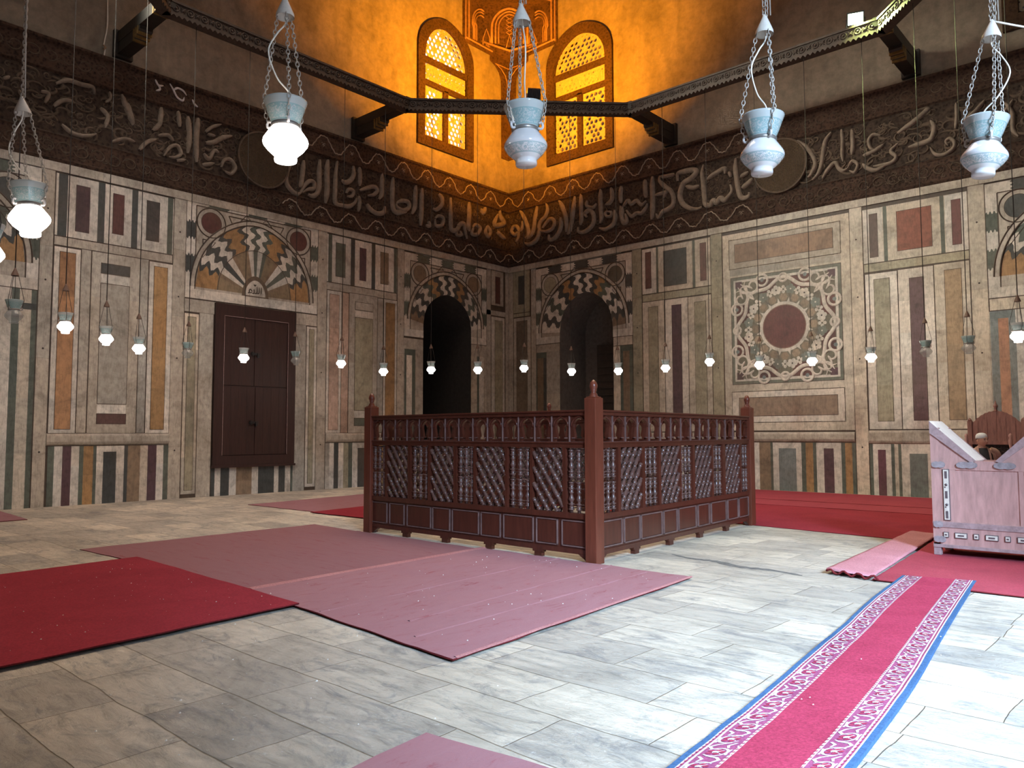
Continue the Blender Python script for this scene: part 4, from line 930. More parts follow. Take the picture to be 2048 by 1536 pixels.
# ------------------------------------------------------------------ carved squinch over the corner
def squinch():
    root=MB()
    # stem and stepped shoulders on both walls
    prof=[(14.10,.40),(14.9,.42),(15.15,.52),(15.35,.74),(15.46,1.02)]
    for side in 'LR':
        w=Wall(side)
        w.slabstrip([(0.0,z) for z,_ in prof],[(h,z) for z,h in prof],0,.07,(1,1,1))
        w.quadbox(0,11.9,.40,14.12,0,.06)
        w.slabstrip([(0,15.46),(1.02,15.46),(1.02,15.66),(2.44,15.66)],[(0,17.6),(1.02,17.6),(1.021,17.6),(2.44,17.6)],0,.09,(1,1,1))
        root.v+= [tuple(p) for p in []]
        n=len(root.v); root.v+=w.v; root.f+=[tuple(i+n for i in f) for f in w.f]; root.c+=w.c; root.mi+=w.mi; root.sm+=w.sm
    o=tag(root.build('trim_3',M_SQUINCH),kind='structure')
    for side in 'LR':
        w=Wall(side)
        w.rib([(a,z) for z,a in [(14.1,.12),(14.9,.14),(15.12,.24),(15.3,.46),(15.40,.72)]],.04,.03,.06,taper=False)
        w.rib([(.05,14.05),(.05,15.0)],.035,.025,.06,taper=False)
        w.rib([(0,15.44),(.5,15.42),(.80,15.40)],.05,.03,.06,taper=False)
        # niche on each wall
        for k,(g,wd) in enumerate(((.0,.06),(.12,.04),(.26,.03))):
            q=[(1.15+g*.6,15.86)]+[(1.15+g*.6,16.3),(1.08+g*.8,16.42)]+arch(1.56,.46-g*.55,16.5,17.15-g*.9,16,.2)+[(2.03-g*.8,16.42),(1.97-g*.6,16.3),(1.97-g*.6,15.86)]
            w.rib(q,wd,.045,.09,taper=False)
        w.rib([(2.20,15.75),(2.20,17.6)],.06,.04,.09,taper=False); w.rib([(2.36,15.72),(2.36,17.6)],.05,.03,.09,taper=False)
        w.rib([(.98,15.78),(2.40,15.80)],.06,.05,.09,taper=False)
        w.build('niche_moulding',M_SQRIM,o)
    # the middle niche, set across the corner
    P=lambda u,z,d: ((1-u)*.5*1.5+ d*.707, -(1+u)*.5*1.5- d*.707, z) if False else (.75*(1+u)/1.0*1.0+d*.707, -.75*(1-u)-d*.707, z)
    mb=MB()
    q=[(-1,15.98),(1,15.98),(1,17.7),(-1,17.7)]
    mb.add([P(u,z,.05) for u,z in q]+[(0.02,-.02,15.62)],[(0,1,2,3),(0,4,1)])
    mb.build('niche_face',M_SQUINCH,o)
    mb=MB()
    def rail(pts,r): mb.tube([P(u,z,.06) for u,z in pts],r,6)
    for g,r in ((0,.05),(.16,.03),(.30,.025)):
        rail([(-.62+g*.8,15.9),(-.62+g*.8,16.45)]+[(a,z) for a,z in arch(0,.62-g*.8,16.5,17.25-g*.75,14,.2)]+[(.62-g*.8,16.45),(.62-g*.8,15.9)],r)
    for k in range(5): rail([(0,16.25+k*.15),(.12,16.33+k*.15),(0,16.41+k*.15),(-.12,16.33+k*.15),(0,16.25+k*.15)],.018)
    for u in (-.80,.80): rail([(u-.12,15.85),(u-.12,16.1),(u,16.45),(u+.12,16.1),(u+.12,15.85)],.025)
    rail([(-.12,15.75),(0,16.25),(.12,15.75)],.022)
    rail([(-1,15.99),(0,15.64),(1,15.99)],.045)
    mb.build('niche_moulding',M_SQRIM,o)
    # the next tier springs forward above
    mb=MB()
    n=20; A=[]; B=[]
    for i in range(n+1):
        t=i/n; x=2.3*t; y=-2.3*(1-t); bul=.32*math.sin(PI*t)
        A.append((x-.05+bul*.7,y+.05-bul*.7,17.34)); B.append((x+bul,y-bul,17.9))
    mb.add(A+B,[(i,i+1,n+2+i,n+1+i) for i in range(n)])
    C_=[(max(.02,a[0]-.5),min(-.02,a[1]+.5),17.34) for a in A]; mb.add(A+C_,[(i,i+1,n+2+i,n+1+i) for i in range(n)])
    mb.build('tier',M_SQUINCH,o)
    mb=MB(); mb.tube([(a[0],a[1],a[2]) for a in A],.05,6); mb.tube([(a[0]+.03,a[1]-.03,a[2]+.2) for a in A],.035,6); mb.build('tier_moulding',M_SQRIM,o)
squinch()

# ------------------------------------------------------------------ octagonal lamp beam
OCT=[(2.4,-14),(2.4,-7),(7,-2.4),(14,-2.4),(19.6,-8.0),(19.6,-14.8),(14.8,-19.6),(8.0,-19.6)]
ZB0,ZB1=10.95,11.27
beam=tag(empty('lamp_beam',(11,-11,ZB0)),'dark carved wooden octagonal beam on wall brackets that carries the hanging lamps','beam')
def local(mb): mb.v=[(x-11,y+11,z-ZB0) for x,y,z in mb.v]; return mb
ctr=Vector((11,-11))
for i in range(8):
    a=Vector(OCT[i]); b_=Vector(OCT[(i+1)%8]); t=(b_-a).normalized(); inn=Vector((-t.y,t.x))
    if inn.dot(ctr-(a+b_)/2)<0: inn=-inn
    L_=(b_-a).length; mb=MB()
    def Q(u,o,z): p=a+t*u+inn*o; return (p.x,p.y,z)
    def bx(u0,u1,o0,o1,z0,z1):
        vs=[Q(u,o,z) for z in (z0,z1) for u,o in ((u0,o0),(u1,o0),(u1,o1),(u0,o1))]
        mb.add(vs,[(0,3,2,1),(4,5,6,7),(0,1,5,4),(1,2,6,5),(2,3,7,6),(3,0,4,7)])
    bx(-.05,L_+.05,-.13,.13,ZB0+.02,ZB1-.02); bx(-.05,L_+.05,-.16,.16,ZB1-.05,ZB1); bx(-.05,L_+.05,-.15,.15,ZB0,ZB0+.05)
    mb.build_later=None
    n=int(L_/.33); zc=(ZB0+ZB1)/2
    for k in range(n):
        u=L_*(k+.5)/n
        ring=[(u+.072*math.cos(j*PI/6),zc+.072*math.sin(j*PI/6)) for j in range(12)]
        mb.tube([Q(p,.135,z) for p,z in ring],.016,5,closed=True); 
        mb.tube([Q(u-.02,.135,zc),Q(u+.02,.135,zc)],.03,6)
        v=u+L_/n/2
        if k<n-1:
            for dz in (-.05,.05): mb.tube([Q(v-.05,.135,zc+dz),Q(v,.14,zc),Q(v+.05,.135,zc+dz)],.013,5)
            mb.tube([Q(v-.06,.135,zc),Q(v+.06,.135,zc)],.012,5)
    # fringe of small pendants along the lower edge
    m_=int(L_/.12)
    for k in range(m_):
        u=L_*(k+.5)/m_; vs=[Q(u-.05,.15,ZB0),Q(u+.05,.15,ZB0),Q(u,.15,ZB0-.055),Q(u-.05,.135,ZB0),Q(u+.05,.135,ZB0),Q(u,.135,ZB0-.055)]
        mb.add(vs,[(0,1,2),(3,5,4),(0,2,5,3),(1,4,5,2)])
    local(mb).build('carved_beam',M_DARKWOOD,beam)
def bracket(node,dirv):
    """two-tier bracket from the wall at node-dirv*2.4 out to the beam"""
    d=Vector(dirv); p0=Vector(node)-d*2.4; side=Vector((-d.y,d.x)); mb=MB(); gb=MB()
    def Q(u,o,z): p=p0+d*u+side*o; return (p.x,p.y,z)
    def bx(m_,u0,u1,o,z0,z1,z0b=None):
        z0b=z0 if z0b is None else z0b
        vs=[Q(u0,-o,z0),Q(u1,-o,z0b),Q(u1,o,z0b),Q(u0,o,z0),Q(u0,-o,z1),Q(u1,-o,z1),Q(u1,o,z1),Q(u0,o,z1)]
        m_.add(vs,[(0,3,2,1),(4,5,6,7),(0,1,5,4),(1,2,6,5),(2,3,7,6),(3,0,4,7)])
    bx(mb,0,2.35,.16,11.02,11.30); bx(mb,2.35,2.55,.16,11.08,11.30); bx(mb,0,1.05,.15,10.76,11.02); bx(mb,1.05,1.40,.15,10.76,11.02,10.94)
    bx(mb,0,.12,.22,10.70,11.36)
    for k in range(3):
        bx(gb,1.05+.11*k,1.11+.11*k,.165,10.74+.055*k,11.03); bx(gb,2.12+.11*k,2.18+.11*k,.175,11.0+.02*k,11.25)
    local(mb).build('bracket',M_BRACKET,beam); local(gb).build('bracket_moulding',M_GILT,beam)
for nd,dv in (((2.4,-14),(1,0)),((2.4,-7),(1,0)),((7,-2.4),(0,-1)),((14,-2.4),(0,-1)),((19.6,-8.0),(-1,0)),((19.6,-14.8),(-1,0)),((14.8,-19.6),(0,1)),((8.0,-19.6),(0,1))): bracket(nd,dv)

# loose cable by the left bracket
q=[(.06,-14.39,12.6),(.06,-14.385,12.05),(.06,-14.37,11.4),(.06,-14.42,11.0),(.07,-14.44,10.86),(.07,-14.41,10.8),(.06,-14.43,10.55)]
mb=MB(); mb.tube(smooth_path(q,5),.016,6); 
cab=tag(mb.build('hanging_cable',M_CORD),'pale loose cable dangling down the plaster beside the upper left bracket','cable')
mb=MB(); mb.tube([(.09,-14.46,10.87),(.10,-14.40,10.82),(.09,-14.45,10.77)],.022,6); mb.build('red_terminal',M_SQRIM,cab)

# ------------------------------------------------------------------ floodlights on the beam
def flood(name,loc,aim,lens,label):
    r=empty(name,loc); tag(r,label,'floodlight'); d=Vector(aim)-Vector(loc); q=d.to_track_quat('Y','Z').to_matrix().to_4x4()
    T=Matrix.Translation((0,0,.26))@q
    mb=MB(); mb.box((-.19,-.06,-.15),(.19,.05,.15),M=T)
    for k in range(7): mb.box((-.16+k*.05,-.10,-.13),(-.145+k*.05,-.06,.13),M=T)
    mb.build('housing',M_BLACK,r)
    mb=MB(); mb.box((-.165,.05,-.125),(.165,.056,.125),M=T); mb.build('lens',lens,r)
    mb=MB(); h=T@Vector((0,0,0))
    for sx in (-1,1):
        p=T@Vector((sx*.205,0,0)); mb.tube([p,(p.x,p.y,.04),(0,0,.02)],.014,5)
    mb.box((-.05,-.05,0),(.05,.05,.03)); mb.build('yoke',M_BLACK,r)
    return r
flood('floodlight',(5.02,-4.42,ZB1),(1.1,-1.1,15.0),M_AMBERLENS,'black floodlight on the beam before the carved corner, seen from behind')
flood('floodlight',(13.40,-2.36,ZB1),(18.6,-15.5,2.5),M_GREENLENS,'glaring greenish white floodlight on the beam at upper right')

# ------------------------------------------------------------------ hanging glass lamps
def links(mb, a, b_, pitch=.026, r=.010, wire=.0032):
    A=Vector(a); Bv=Vector(b_); L_=(Bv-A).length; n=max(2,int(L_/pitch)); t=(Bv-A).normalized()
    x=t.cross(Vector((.3,.9,.1))).normalized(); y=t.cross(x)
    for k in range(n):
        c=A+t*(L_*(k+.5)/n); sd=x if k%2 else y
        mb.tube([c+t*(math.cos(j*PI/4)*pitch*.68)+sd*(math.sin(j*PI/4)*r) for j in range(8)],wire,4,closed=True)
BELLY=[(.060,.0),(.0625,.012),(.060,.030),(.066,.036),(.100,.068),(.122,.098),(.125,.112),(.121,.128),(.100,.160),(.080,.188),(.073,.198)]
FUNNEL=[(.072,.198),(.074,.212),(.090,.252),(.107,.305),(.119,.337),(.121,.346),(.115,.344),(.102,.305),(.085,.252),(.069,.214)]
def lamp_proto(lit, near):
    r=empty('mosque_lamp',(0,0,-50))
    mb=MB(); mb.lathe(BELLY,n=28,caps=True); bel=mb.build('glass_belly',M_LIT if lit else (M_BELLY if near else M_BELLYF),r)
    mb=MB(); mb.lathe(FUNNEL,n=28,caps=False); mb.build('glass_funnel',M_FUNNEL if (near or lit) else M_FUNNELF,r)
    mb=MB(); mb.lathe([(.0755,.192),(.080,.196),(.080,.212),(.0755,.216)],n=24,caps=False); mb.build('neck_ring',M_NECK,r)
    capz=.86 if near else .74
    cm=M_CAP if near else M_DARKCAP; ch=M_CHAIN if near else M_DARKCHAIN
    mb=MB(); mb.lathe([(.052,capz-.02),(.050,capz),(.014,capz+.085),(.010,capz+.10),(.0,capz+.10)],n=20,caps=False); mb.lathe([(.046,capz-.015),(.012,capz+.08)],n=20,caps=False)
    mb.build('cap',cm,r)
    for k in range(3):
        an=.5+2*PI*k/3; c,s=math.cos(an),math.sin(an)
        mb=MB(); q=[(.078*c,.078*s,.206),(.098*c,.098*s,.200),(.106*c,.106*s,.216),(.098*c,.098*s,.236),(.084*c,.084*s,.232)]
        mb.tube(smooth_path(q,3),.008,6); hd=mb.build('handle',M_BELLY if near else M_NECK,r)
        mb=MB()
        p1=(.104*c,.104*s,.226); p2=(.127*c,.127*s,.348); p3=(.045*c,.045*s,capz-.012)
        if near: links(mb,p1,p2); links(mb,p2,p3)
        else: mb.tube([p1,p2,p3],.004,5)
        mb.build('chain',ch,r)
    if near:
        mb=MB(); q=[(.0,.0,capz+.06),(.004,-.008,capz-.05),(-.05,-.03,.72),(-.10,-.045,.60),(-.05,-.02,.47),(.02,.0,.40),(.02,.01,.30)]
        mb.tube(smooth_path(q,6),.0045,6); mb.build('flex',M_CORD,r)
    else:
        mb=MB(); mb.tube([(.0,.0,capz+.05),(.01,0,.55),(.0,.0,.30)],.0035,5); mb.build('flex',ch,r)
    mb=MB()
    if near:
        links(mb,(.012,0,0),(.012,0,1.6),.030,.010); links(mb,(-.008,.006,0),(-.008,.006,1.6),.030,.010); mb.tube([(.03,.01,0),(.026,.0,.5),(.03,.01,1.6)],.0045,5)
        mb.tube([(0,0,1.58),(0,0,7)],.012,6)
    else: mb.tube([(0,0,0),(0,0,7)],.008,5)
    sp=mb.build('suspension',ch,r); sp.location=(0,0,capz+.09)
    r['capz']=capz
    return r
PROTO={k:lamp_proto(*k) for k in ((True,False),(False,False),(True,True),(False,True))}
used=set()
def lamp(loc, lit, near, label, group, rz=0.0, tilt=(0,0)):
    p=PROTO[(lit,near)]
    o=p if (lit,near) not in used else copy_tree(p)
    used.add((lit,near)); o.location=loc; o.rotation_euler=(tilt[0],tilt[1],rz); tag(o,label,'lamp',group)
    for c in o.children:
        if c.name.startswith('suspension'):
            L_=(ZB0-.02)-(loc[2]+o['capz']+.09)
            c.rotation_euler=(-tilt[0],-tilt[1],0) if True else (0,0,0)
            c.scale=(1,1,L_/7.0) if not near else (1,1,1)
            if near: c.scale=(1,1,1); 
    return o
G1='small glass lamps on the far sides of the octagonal beam'; G2='large glass lamps hanging close to the viewer'
FAR=[((12.42,-19.6,2.86),True,'lit lamp cut off by the left edge of the picture'),
((6.10,-17.70,3.26),False,'unlit clear lamp with a bright foot, furthest left of the small lamps'),
((5.06,-16.66,3.30),True,'lit lamp before the leftmost tall ochre panel, left of a run of three'),
((4.03,-15.63,3.27),True,'lit lamp before the broad grey centre panel, middle of a run of three'),
((3.02,-14.62,3.25),True,'lit lamp between the grey panel and the ochre panel, right of a run of three'),
((2.40,-13.31,3.30),False,'unlit dusty lamp just left of the dark red shutter'),
((2.40,-11.96,3.29),True,'lit lamp hanging in front of the dark red shutter'),
((2.40,-10.55,3.32),False,'unlit dusty lamp at the right edge of the dark red shutter'),
((2.40,-9.20,3.34),True,'lit lamp before the pinkish tall panel right of the shutter'),
((2.40,-7.79,3.21),True,'lit lamp above the left finial of the wooden screen'),
((2.91,-6.49,3.31),True,'lit lamp in the dark mouth of the left arched niche'),
((3.85,-5.55,3.31),True,'lit lamp at the right jamb of the left arched niche'),
((4.78,-4.62,3.36),True,'lit lamp straight below the corner of the two walls'),
((5.75,-3.65,3.27),True,'lit lamp in the dark mouth of the right arched niche'),
((6.71,-2.69,3.29),True,'lit lamp at the right jamb of the right arched niche'),
((8.08,-2.40,3.31),True,'lit lamp before the purple tall strip right of the right niche'),
((9.43,-2.40,3.40),True,'lit lamp just left of the carved rosette panel'),
((10.82,-2.40,3.23),True,'lit lamp at the lower left of the carved rosette panel'),
((12.16,-2.40,3.24),True,'lit lamp at the lower right of the carved rosette panel'),
((13.52,-2.40,3.24),True,'lit lamp on the pilaster right of the rosette panel'),
((14.90,-3.30,3.20),False,'unlit clear lamp before the purple strip at the right, above the reading stand'),
((15.89,-4.29,3.12),False,'unlit clear lamp above the seated man\'s carved bench'),
((16.85,-5.25,3.18),True,'lit lamp at the right edge of the picture above the bench')]
for k,(loc,lit,lab) in enumerate(FAR): lamp(loc,lit,False,lab.replace("seated man's","man and the"),G1,k*.7,(R.uniform(-.03,.03),R.uniform(-.03,.03)))
NEAR=[((13.47,-19.6,2.93),True,'large lit lamp with blue funnel low at the far left',0.3,(0,.10)),
((15.48,-18.92,3.13),True,'large glowing lamp left of the amber windows',1.2,(0,.02)),
((16.44,-17.96,3.13),False,'large unlit milky lamp before the amber corner',2.0,(.02,.03)),
((17.41,-16.99,3.10),False,'large unlit milky lamp with pink patches right of the amber corner',.9,(-.02,-.04)),
((18.35,-16.05,3.11),False,'large unlit turquoise lamp tilting at the upper right',2.6,(.0,-.10))]
for loc,lit,lab,rz,tl in NEAR: 
    o=lamp(loc,lit,True,lab,G2,rz,(0,0)); o.rotation_euler=Matrix.Rotation(0,4,'Z').to_euler()
    ax=Vector((fwd.x,fwd.y,0)).normalized(); 
    Mx=Matrix.Rotation(-tl[1],4,ax)@Matrix.Rotation(rz,4,'Z'); o.rotation_euler=Mx.to_euler()
    for c in o.children:
        if c.name.startswith('suspension'): c.rotation_euler=Mx.inverted().to_euler(); L_=ZB0-(loc[2]+.95*math.cos(tl[1])); c.scale=(1,1,L_/7.0*1.0)
# flex that runs off from the tilted lamp to the right
q=[]
p0=Vector((18.35,-16.05,4.06))+r2*.08
for k in range(13):
    t=k/12; q.append(p0+r2*(1.5*t)+Vector((0,0,-.14*t-.10*math.sin(t*PI)*(1 if t>.2 else .5))))
mb=MB(); mb.tube(q,.006,6); tag(mb.build('lamp_cable',M_CORD),'white cable running right from the cap of the tilting turquoise lamp','cable')

# ------------------------------------------------------------------ carpets
def carpet(name, q, z, th, mt, label, cat='carpet', wob=.02, nu=24, nv=24, seed=0, hem=None, group=None, wr=.004):
    a,b_,c,d=[Vector(p) for p in q]; mb=MB(); rnd=random.Random(seed); ph=rnd.uniform(0,50)
    def H(x,y): return wr*(noise.noise(Vector((x*1.6+ph,y*1.6,0)))+.6*noise.noise(Vector((x*5+ph,y*5,3))))
    vs=[]
    for j in range(nv+1):
        v=j/nv
        for i in range(nu+1):
            u=i/nu; p=(a*(1-u)+b_*u)*(1-v)+(d*(1-u)+c*u)*v
            e=min(u,1-u,v,1-v)
            if e<1e-6:
                p=p+Vector((noise.noise(Vector((p.x*2.3+ph,p.y*2.3,7))),noise.noise(Vector((p.x*2.3+ph,p.y*2.3,11)))))*wob
            vs.append((p.x,p.y,z+th+max(-th*.2,H(p.x,p.y))))
    n=(nu+1)*(nv+1); base=[(x,y,z) for x,y,_ in vs]
    fs=[(j*(nu+1)+i,j*(nu+1)+i+1,(j+1)*(nu+1)+i+1,(j+1)*(nu+1)+i) for j in range(nv) for i in range(nu)]
    mb.add(vs,fs,smooth=True)
    rim=[i for i in range(nu+1)]+[j*(nu+1)+nu for j in range(1,nv+1)]+[nv*(nu+1)+i for i in range(nu-1,-1,-1)]+[j*(nu+1) for j in range(nv-1,0,-1)]
    R_=[vs[i] for i in rim]+[(vs[i][0],vs[i][1],z) for i in rim]; m_=len(rim)
    mb.add(R_,[(i,(i+1)%m_,m_+(i+1)%m_,m_+i) for i in range(m_)],(1,1,1),1)
    mb.add([(vs[i][0],vs[i][1],z) for i in rim],[tuple(range(m_-1,-1,-1))],(1,1,1),1)
    return tag(mb.build(name,[mt,M_DKRED],recalc=False),label,cat,group)
carpet('carpet',[(7.42,-13.30),(8.95,-13.42),(9.05,-17.10),(7.52,-17.18)],.002,.008,M_DUSTY2,'narrow dusty rose carpet strip at the far left of the faded carpets',seed=1)
carpet('carpet',[(8.82,-13.42),(11.90,-13.50),(12.08,-17.06),(8.92,-17.12)],.010,.008,M_DUSTY2,'faded dusty carpet running from the bright red carpet to the wooden screen',seed=2)
c3=carpet('carpet',[(11.74,-13.50),(14.98,-13.52),(15.28,-17.42),(11.92,-17.10)],.019,.010,M_DUSTY,'large faded pink carpet in front of the wooden screen, stained and creased',seed=3,nu=40,nv=40,wr=.007)
def hemstrip(p,q,w_,z,parent,mt=M_HEM,name='hem'):
    a=Vector(p); b_=Vector(q); t=(b_-a).normalized(); nx=Vector((-t.y,t.x))*w_/2; L_=(b_-a).length; n=int(L_/.08); vs=[]
    for i in range(n+1):
        c=a+t*L_*i/n+nx*.25*noise.noise(Vector((i*.21,p[0],2))); vs+= [(c.x-nx.x,c.y-nx.y,z-.004),(c.x,c.y,z+.006),(c.x+nx.x,c.y+nx.y,z-.004)]
    mb=MB(); mb.add(vs,[(i*3+k,i*3+k+1,i*3+k+4,i*3+k+3) for i in range(n) for k in (0,1)],smooth=True); return mb.build(name,mt,parent)
hemstrip((11.92,-17.08),(11.74,-13.46),.13,.033,c3)
hemstrip((15.26,-17.38),(14.97,-13.52),.05,.033,c3); 
hemstrip((13.35,-17.2),(13.1,-13.5),.045,.031,c3,M_DUSTY,'crease'); hemstrip((14.2,-16.9),(13.9,-13.5),.05,.031,c3,M_DUSTY,'crease'); hemstrip((14.62,-17.2),(14.45,-13.6),.045,.031,c3,M_DUSTY,'crease')
carpet('carpet',[(9.0,-17.0),(12.94,-17.15),(13.24,-20.7),(9.35,-20.7)],.031,.012,M_RED,'bright deep red carpet at the left, lying over the faded ones',seed=4,wr=.003)
carpet('carpet',[(16.10,-18.40),(17.35,-18.24),(17.62,-20.3),(16.36,-20.5)],.002,.010,M_DUSTY,'faded pink carpet corner at the bottom edge of the picture',seed=5)
carpet('carpet',[(2.30,-7.0),(5.02,-7.0),(5.68,-12.04),(3.0,-12.10)],.002,.010,M_DUSTY,'dusty brownish carpet on the floor left of the wooden screen',seed=6)
carpet('carpet',[(4.85,-7.0),(8.45,-7.0),(8.76,-12.12),(5.62,-12.2)],.013,.010,M_RED,'dark red carpet half hidden behind the left end of the wooden screen',seed=7)
carpet('carpet',[(9.5,-.42),(19.5,-.42),(19.5,-3.2),(9.5,-3.2)],.016,.010,M_CRIM,'bright red carpet strip along the foot of the right wall',seed=8,wob=.03)
carpet('carpet',[(9.5,-3.05),(19.5,-3.05),(19.5,-4.5),(9.5,-4.5)],.010,.008,M_CRIM,'narrow red carpet strip, second from the right wall',seed=9,wob=.03)
carpet('carpet',[(9.5,-4.35),(18.9,-4.35),(18.9,-9.0),(9.9,-7.95)],.002,.008,M_RED,'broad darker red carpet behind the wooden screen and the reading stand',seed=10,wob=.03)
carpet('carpet',[(16.14,-7.9),(20.6,-7.9),(20.6,-12.2),(16.50,-12.33)],.012,.010,M_CRIM,'crimson carpet under the reading stand',seed=11)
carpet('carpet',[(.22,-16.28),(2.66,-16.42),(2.72,-19.2),(.22,-19.2)],.002,.012,M_DUSTY,'small worn red mat in the shadow by the left wall',seed=12)
# folded flap
def flap():
    mb=MB(); n=30; vs=[]; prof=[(0.0,.030),(-.02,.05),(.0,.072),(.10,.078),(.5,.070),(.92,.066),(1.0,.060),(1.0,.046),(.5,.050),(.05,.05)]
    for j in range(n+1):
        t=j/n; l=Vector((15.72,-7.95)).lerp(Vector((15.97,-12.22)),t); r_=Vector((16.12,-7.98)).lerp(Vector((16.50,-12.32)),t)
        w_=.012*noise.noise(Vector((j*.3,1,5)))
        for k,(u,h) in enumerate(prof):
            p=l.lerp(r_,u); vs.append((p.x+w_,p.y,h-.004+.01*noise.noise(Vector((p.x*4,p.y*3,k)))*(.5+u)))
    k=len(prof)
    mb.add(vs,[(j*k+i,j*k+(i+1)%k,(j+1)*k+(i+1)%k,(j+1)*k+i) for j in range(n) for i in range(k)]+[tuple(range(k)),tuple(n*k+i for i in range(k))],smooth=True)
    o=tag(mb.build('folded_carpet',M_BACKING),'pink folded-over carpet flap beside the reading stand','carpet')
    mb=MB()
    q=[]
    for i in range(26):
        u=i/25; p=Vector((15.97,-12.22)).lerp(Vector((16.56,-12.34)),u); q.append((p.x,p.y-.008-.012*math.sin(i*2.1),.040+.022*math.sin(i*.9)))
    mb.tube(q,.012,5); mb.build('frayed_edge',M_DKRED,o)
flap()

# runner with its scrolling borders
RL=[(16.673,-11.877),(16.80,-13.33),(16.945,-14.49),(17.085,-15.79),(17.215,-17.017),(17.292,-17.889),(17.38,-18.9),(17.46,-19.9),(17.53,-20.8)]
RR=[(17.356,-11.70),(17.535,-13.33),(17.68,-14.6),(17.80,-15.6),(17.875,-16.35),(17.95,-17.31),(18.03,-18.4),(18.12,-19.5),(18.2,-20.8)]
LP=[Vector(p) for p in smooth_path([(a,b_,0) for a,b_ in RL],14)]; RP=[Vector(p) for p in smooth_path([(a,b_,0) for a,b_ in RR],14)]
LEN=[0.0]
for i in range(1,len(LP)): LEN.append(LEN[-1]+((LP[i]+RP[i])/2-(LP[i-1]+RP[i-1])/2).length)
def RUN(u,l,h=0.0):
    l=max(0,min(LEN[-1]-1e-4,l)); i=0
    while LEN[i+1]<l: i+=1
    t=(l-LEN[i])/(LEN[i+1]-LEN[i]); p=(LP[i]*(1-u)+RP[i]*u)*(1-t)+(LP[i+1]*(1-u)+RP[i+1]*u)*t
    return (p.x,p.y,.026+h+.006*noise.noise(Vector((p.x*1.2,p.y*3.2,9)))*(1 if l>.6 else l/.6))
def runner():
    cuts=[(0,.045,2),(.045,.058,3),(.058,.072,1),(.072,.088,3),(.088,.258,1),(.258,.278,3),(.278,.722,0),(.722,.742,3),(.742,.912,1),(.912,.928,3),(.928,.942,1),(.942,.955,3),(.955,1.0,2)]
    mb=MB(); N=150
    def cell(u0,u1,mi):
        vs=[]; k=3
        for j in range(N+1):
            for i in range(k+1): vs.append(RUN(u0+(u1-u0)*i/k,LEN[-1]*j/N))
        mb.add(vs,[(j*(k+1)+i,j*(k+1)+i+1,(j+1)*(k+1)+i+1,(j+1)*(k+1)+i) for j in range(N) for i in range(k)],(1,1,1),mi,True)
    for a,b_,mi in cuts: cell(a,b_,mi)
    vs=[]
    for j in range(N+1):
        for u in (0,1):
            p=RUN(u,LEN[-1]*j/N); vs+=[p,(p[0],p[1],.001 if p[1]<-12.3 else .02)]
    mb.add(vs,[(j*4,j*4+4,j*4+5,j*4+1) for j in range(N)]+[(j*4+2,j*4+6,j*4+7,j*4+3) for j in range(N)],(1,1,1),2)
    o=tag(mb.build('runner_carpet',[M_RUNNER,M_RUNBORD,M_RUNBLUE,M_RUNPALE],recalc=False),'long crimson runner carpet with scrolling floral borders and blue edges','runner')
    W_=.69; per=.215
    def rb(m_,pts,w_,h=.0025):
        # pts in (u metres across, l metres along)
        vs=[]; n=len(pts)
        for i,(a,l) in enumerate(pts):
            p=pts[max(i-1,0)]; q=pts[min(i+1,n-1)]; t=Vector((q[0]-p[0],q[1]-p[1]))
            if t.length<1e-6: t=Vector((1,0))
            t.normalize(); nx=(-t.y,t.x); f=w_*(.45+.55*math.sin(PI*min(1,max(0,(i+.6)/n))))
            vs.append(RUN((a+nx[0]*f/2)/W_,l+nx[1]*f/2,h)); vs.append(RUN((a-nx[0]*f/2)/W_,l-nx[1]*f/2,h))
        m_.add(vs,[(i*2,i*2+1,i*2+3,i*2+2) for i in range(n-1)])
    def dsc(m_,c,r,h=.003,n=8,mi=0):
        m_.add([RUN((c[0]+r*math.cos(2*PI*i/n))/W_,c[1]+r*math.sin(2*PI*i/n),h) for i in range(n)],[tuple(range(n))],(1,1,1),mi)
    for uc,mir in ((.170*W_,1),(.830*W_,-1)):
        mb=MB(); l=.10; k=0
        while l<LEN[-1]-.15:
            sg=mir*(1 if k%2 else -1)
            rb(mb,[(uc+sg*.0+.046*math.cos(a*.42+.6)*sg,l+.062*math.sin(a*.42+.6)) for a in range(13)],.013)
            rb(mb,[(uc+sg*.02,l+.06),(uc-sg*.03,l+.09),(uc-sg*.048,l+.125),(uc-sg*.03,l+.16),(uc+sg*.01,l+.175)],.016)
            rb(mb,[(uc+sg*.045,l+.07),(uc+sg*.02,l+.11),(uc+sg*.03,l+.15)],.014)
            rb(mb,[(uc-sg*.05,l+.05),(uc-sg*.045,l+.01),(uc-sg*.052,l-.04)],.012)
            for j in range(5):
                an=2*PI*j/5; dsc(mb,(uc+.026*math.cos(an),l+.030*math.sin(an)),.013,.003,8,1)
            dsc(mb,(uc,l),.015,.004)
            for j in range(4): rb(mb,[(uc+.012*math.cos(j*1.57+.8),l+.012*math.sin(j*1.57+.8)),(uc+.036*math.cos(j*1.57+.8),l+.040*math.sin(j*1.57+.8))],.007)
            l+=per; k+=1
        for u0 in ((.065*W_,.270*W_) if mir>0 else (.935*W_,.730*W_)):
            l=.03
            while l<LEN[-1]-.05: dsc(mb,(u0,l),.0075,.0025,6,1); l+=.046
        mb.build('border_scrolls',[M_RUNPALE,M_RUNNER],o)
runner()

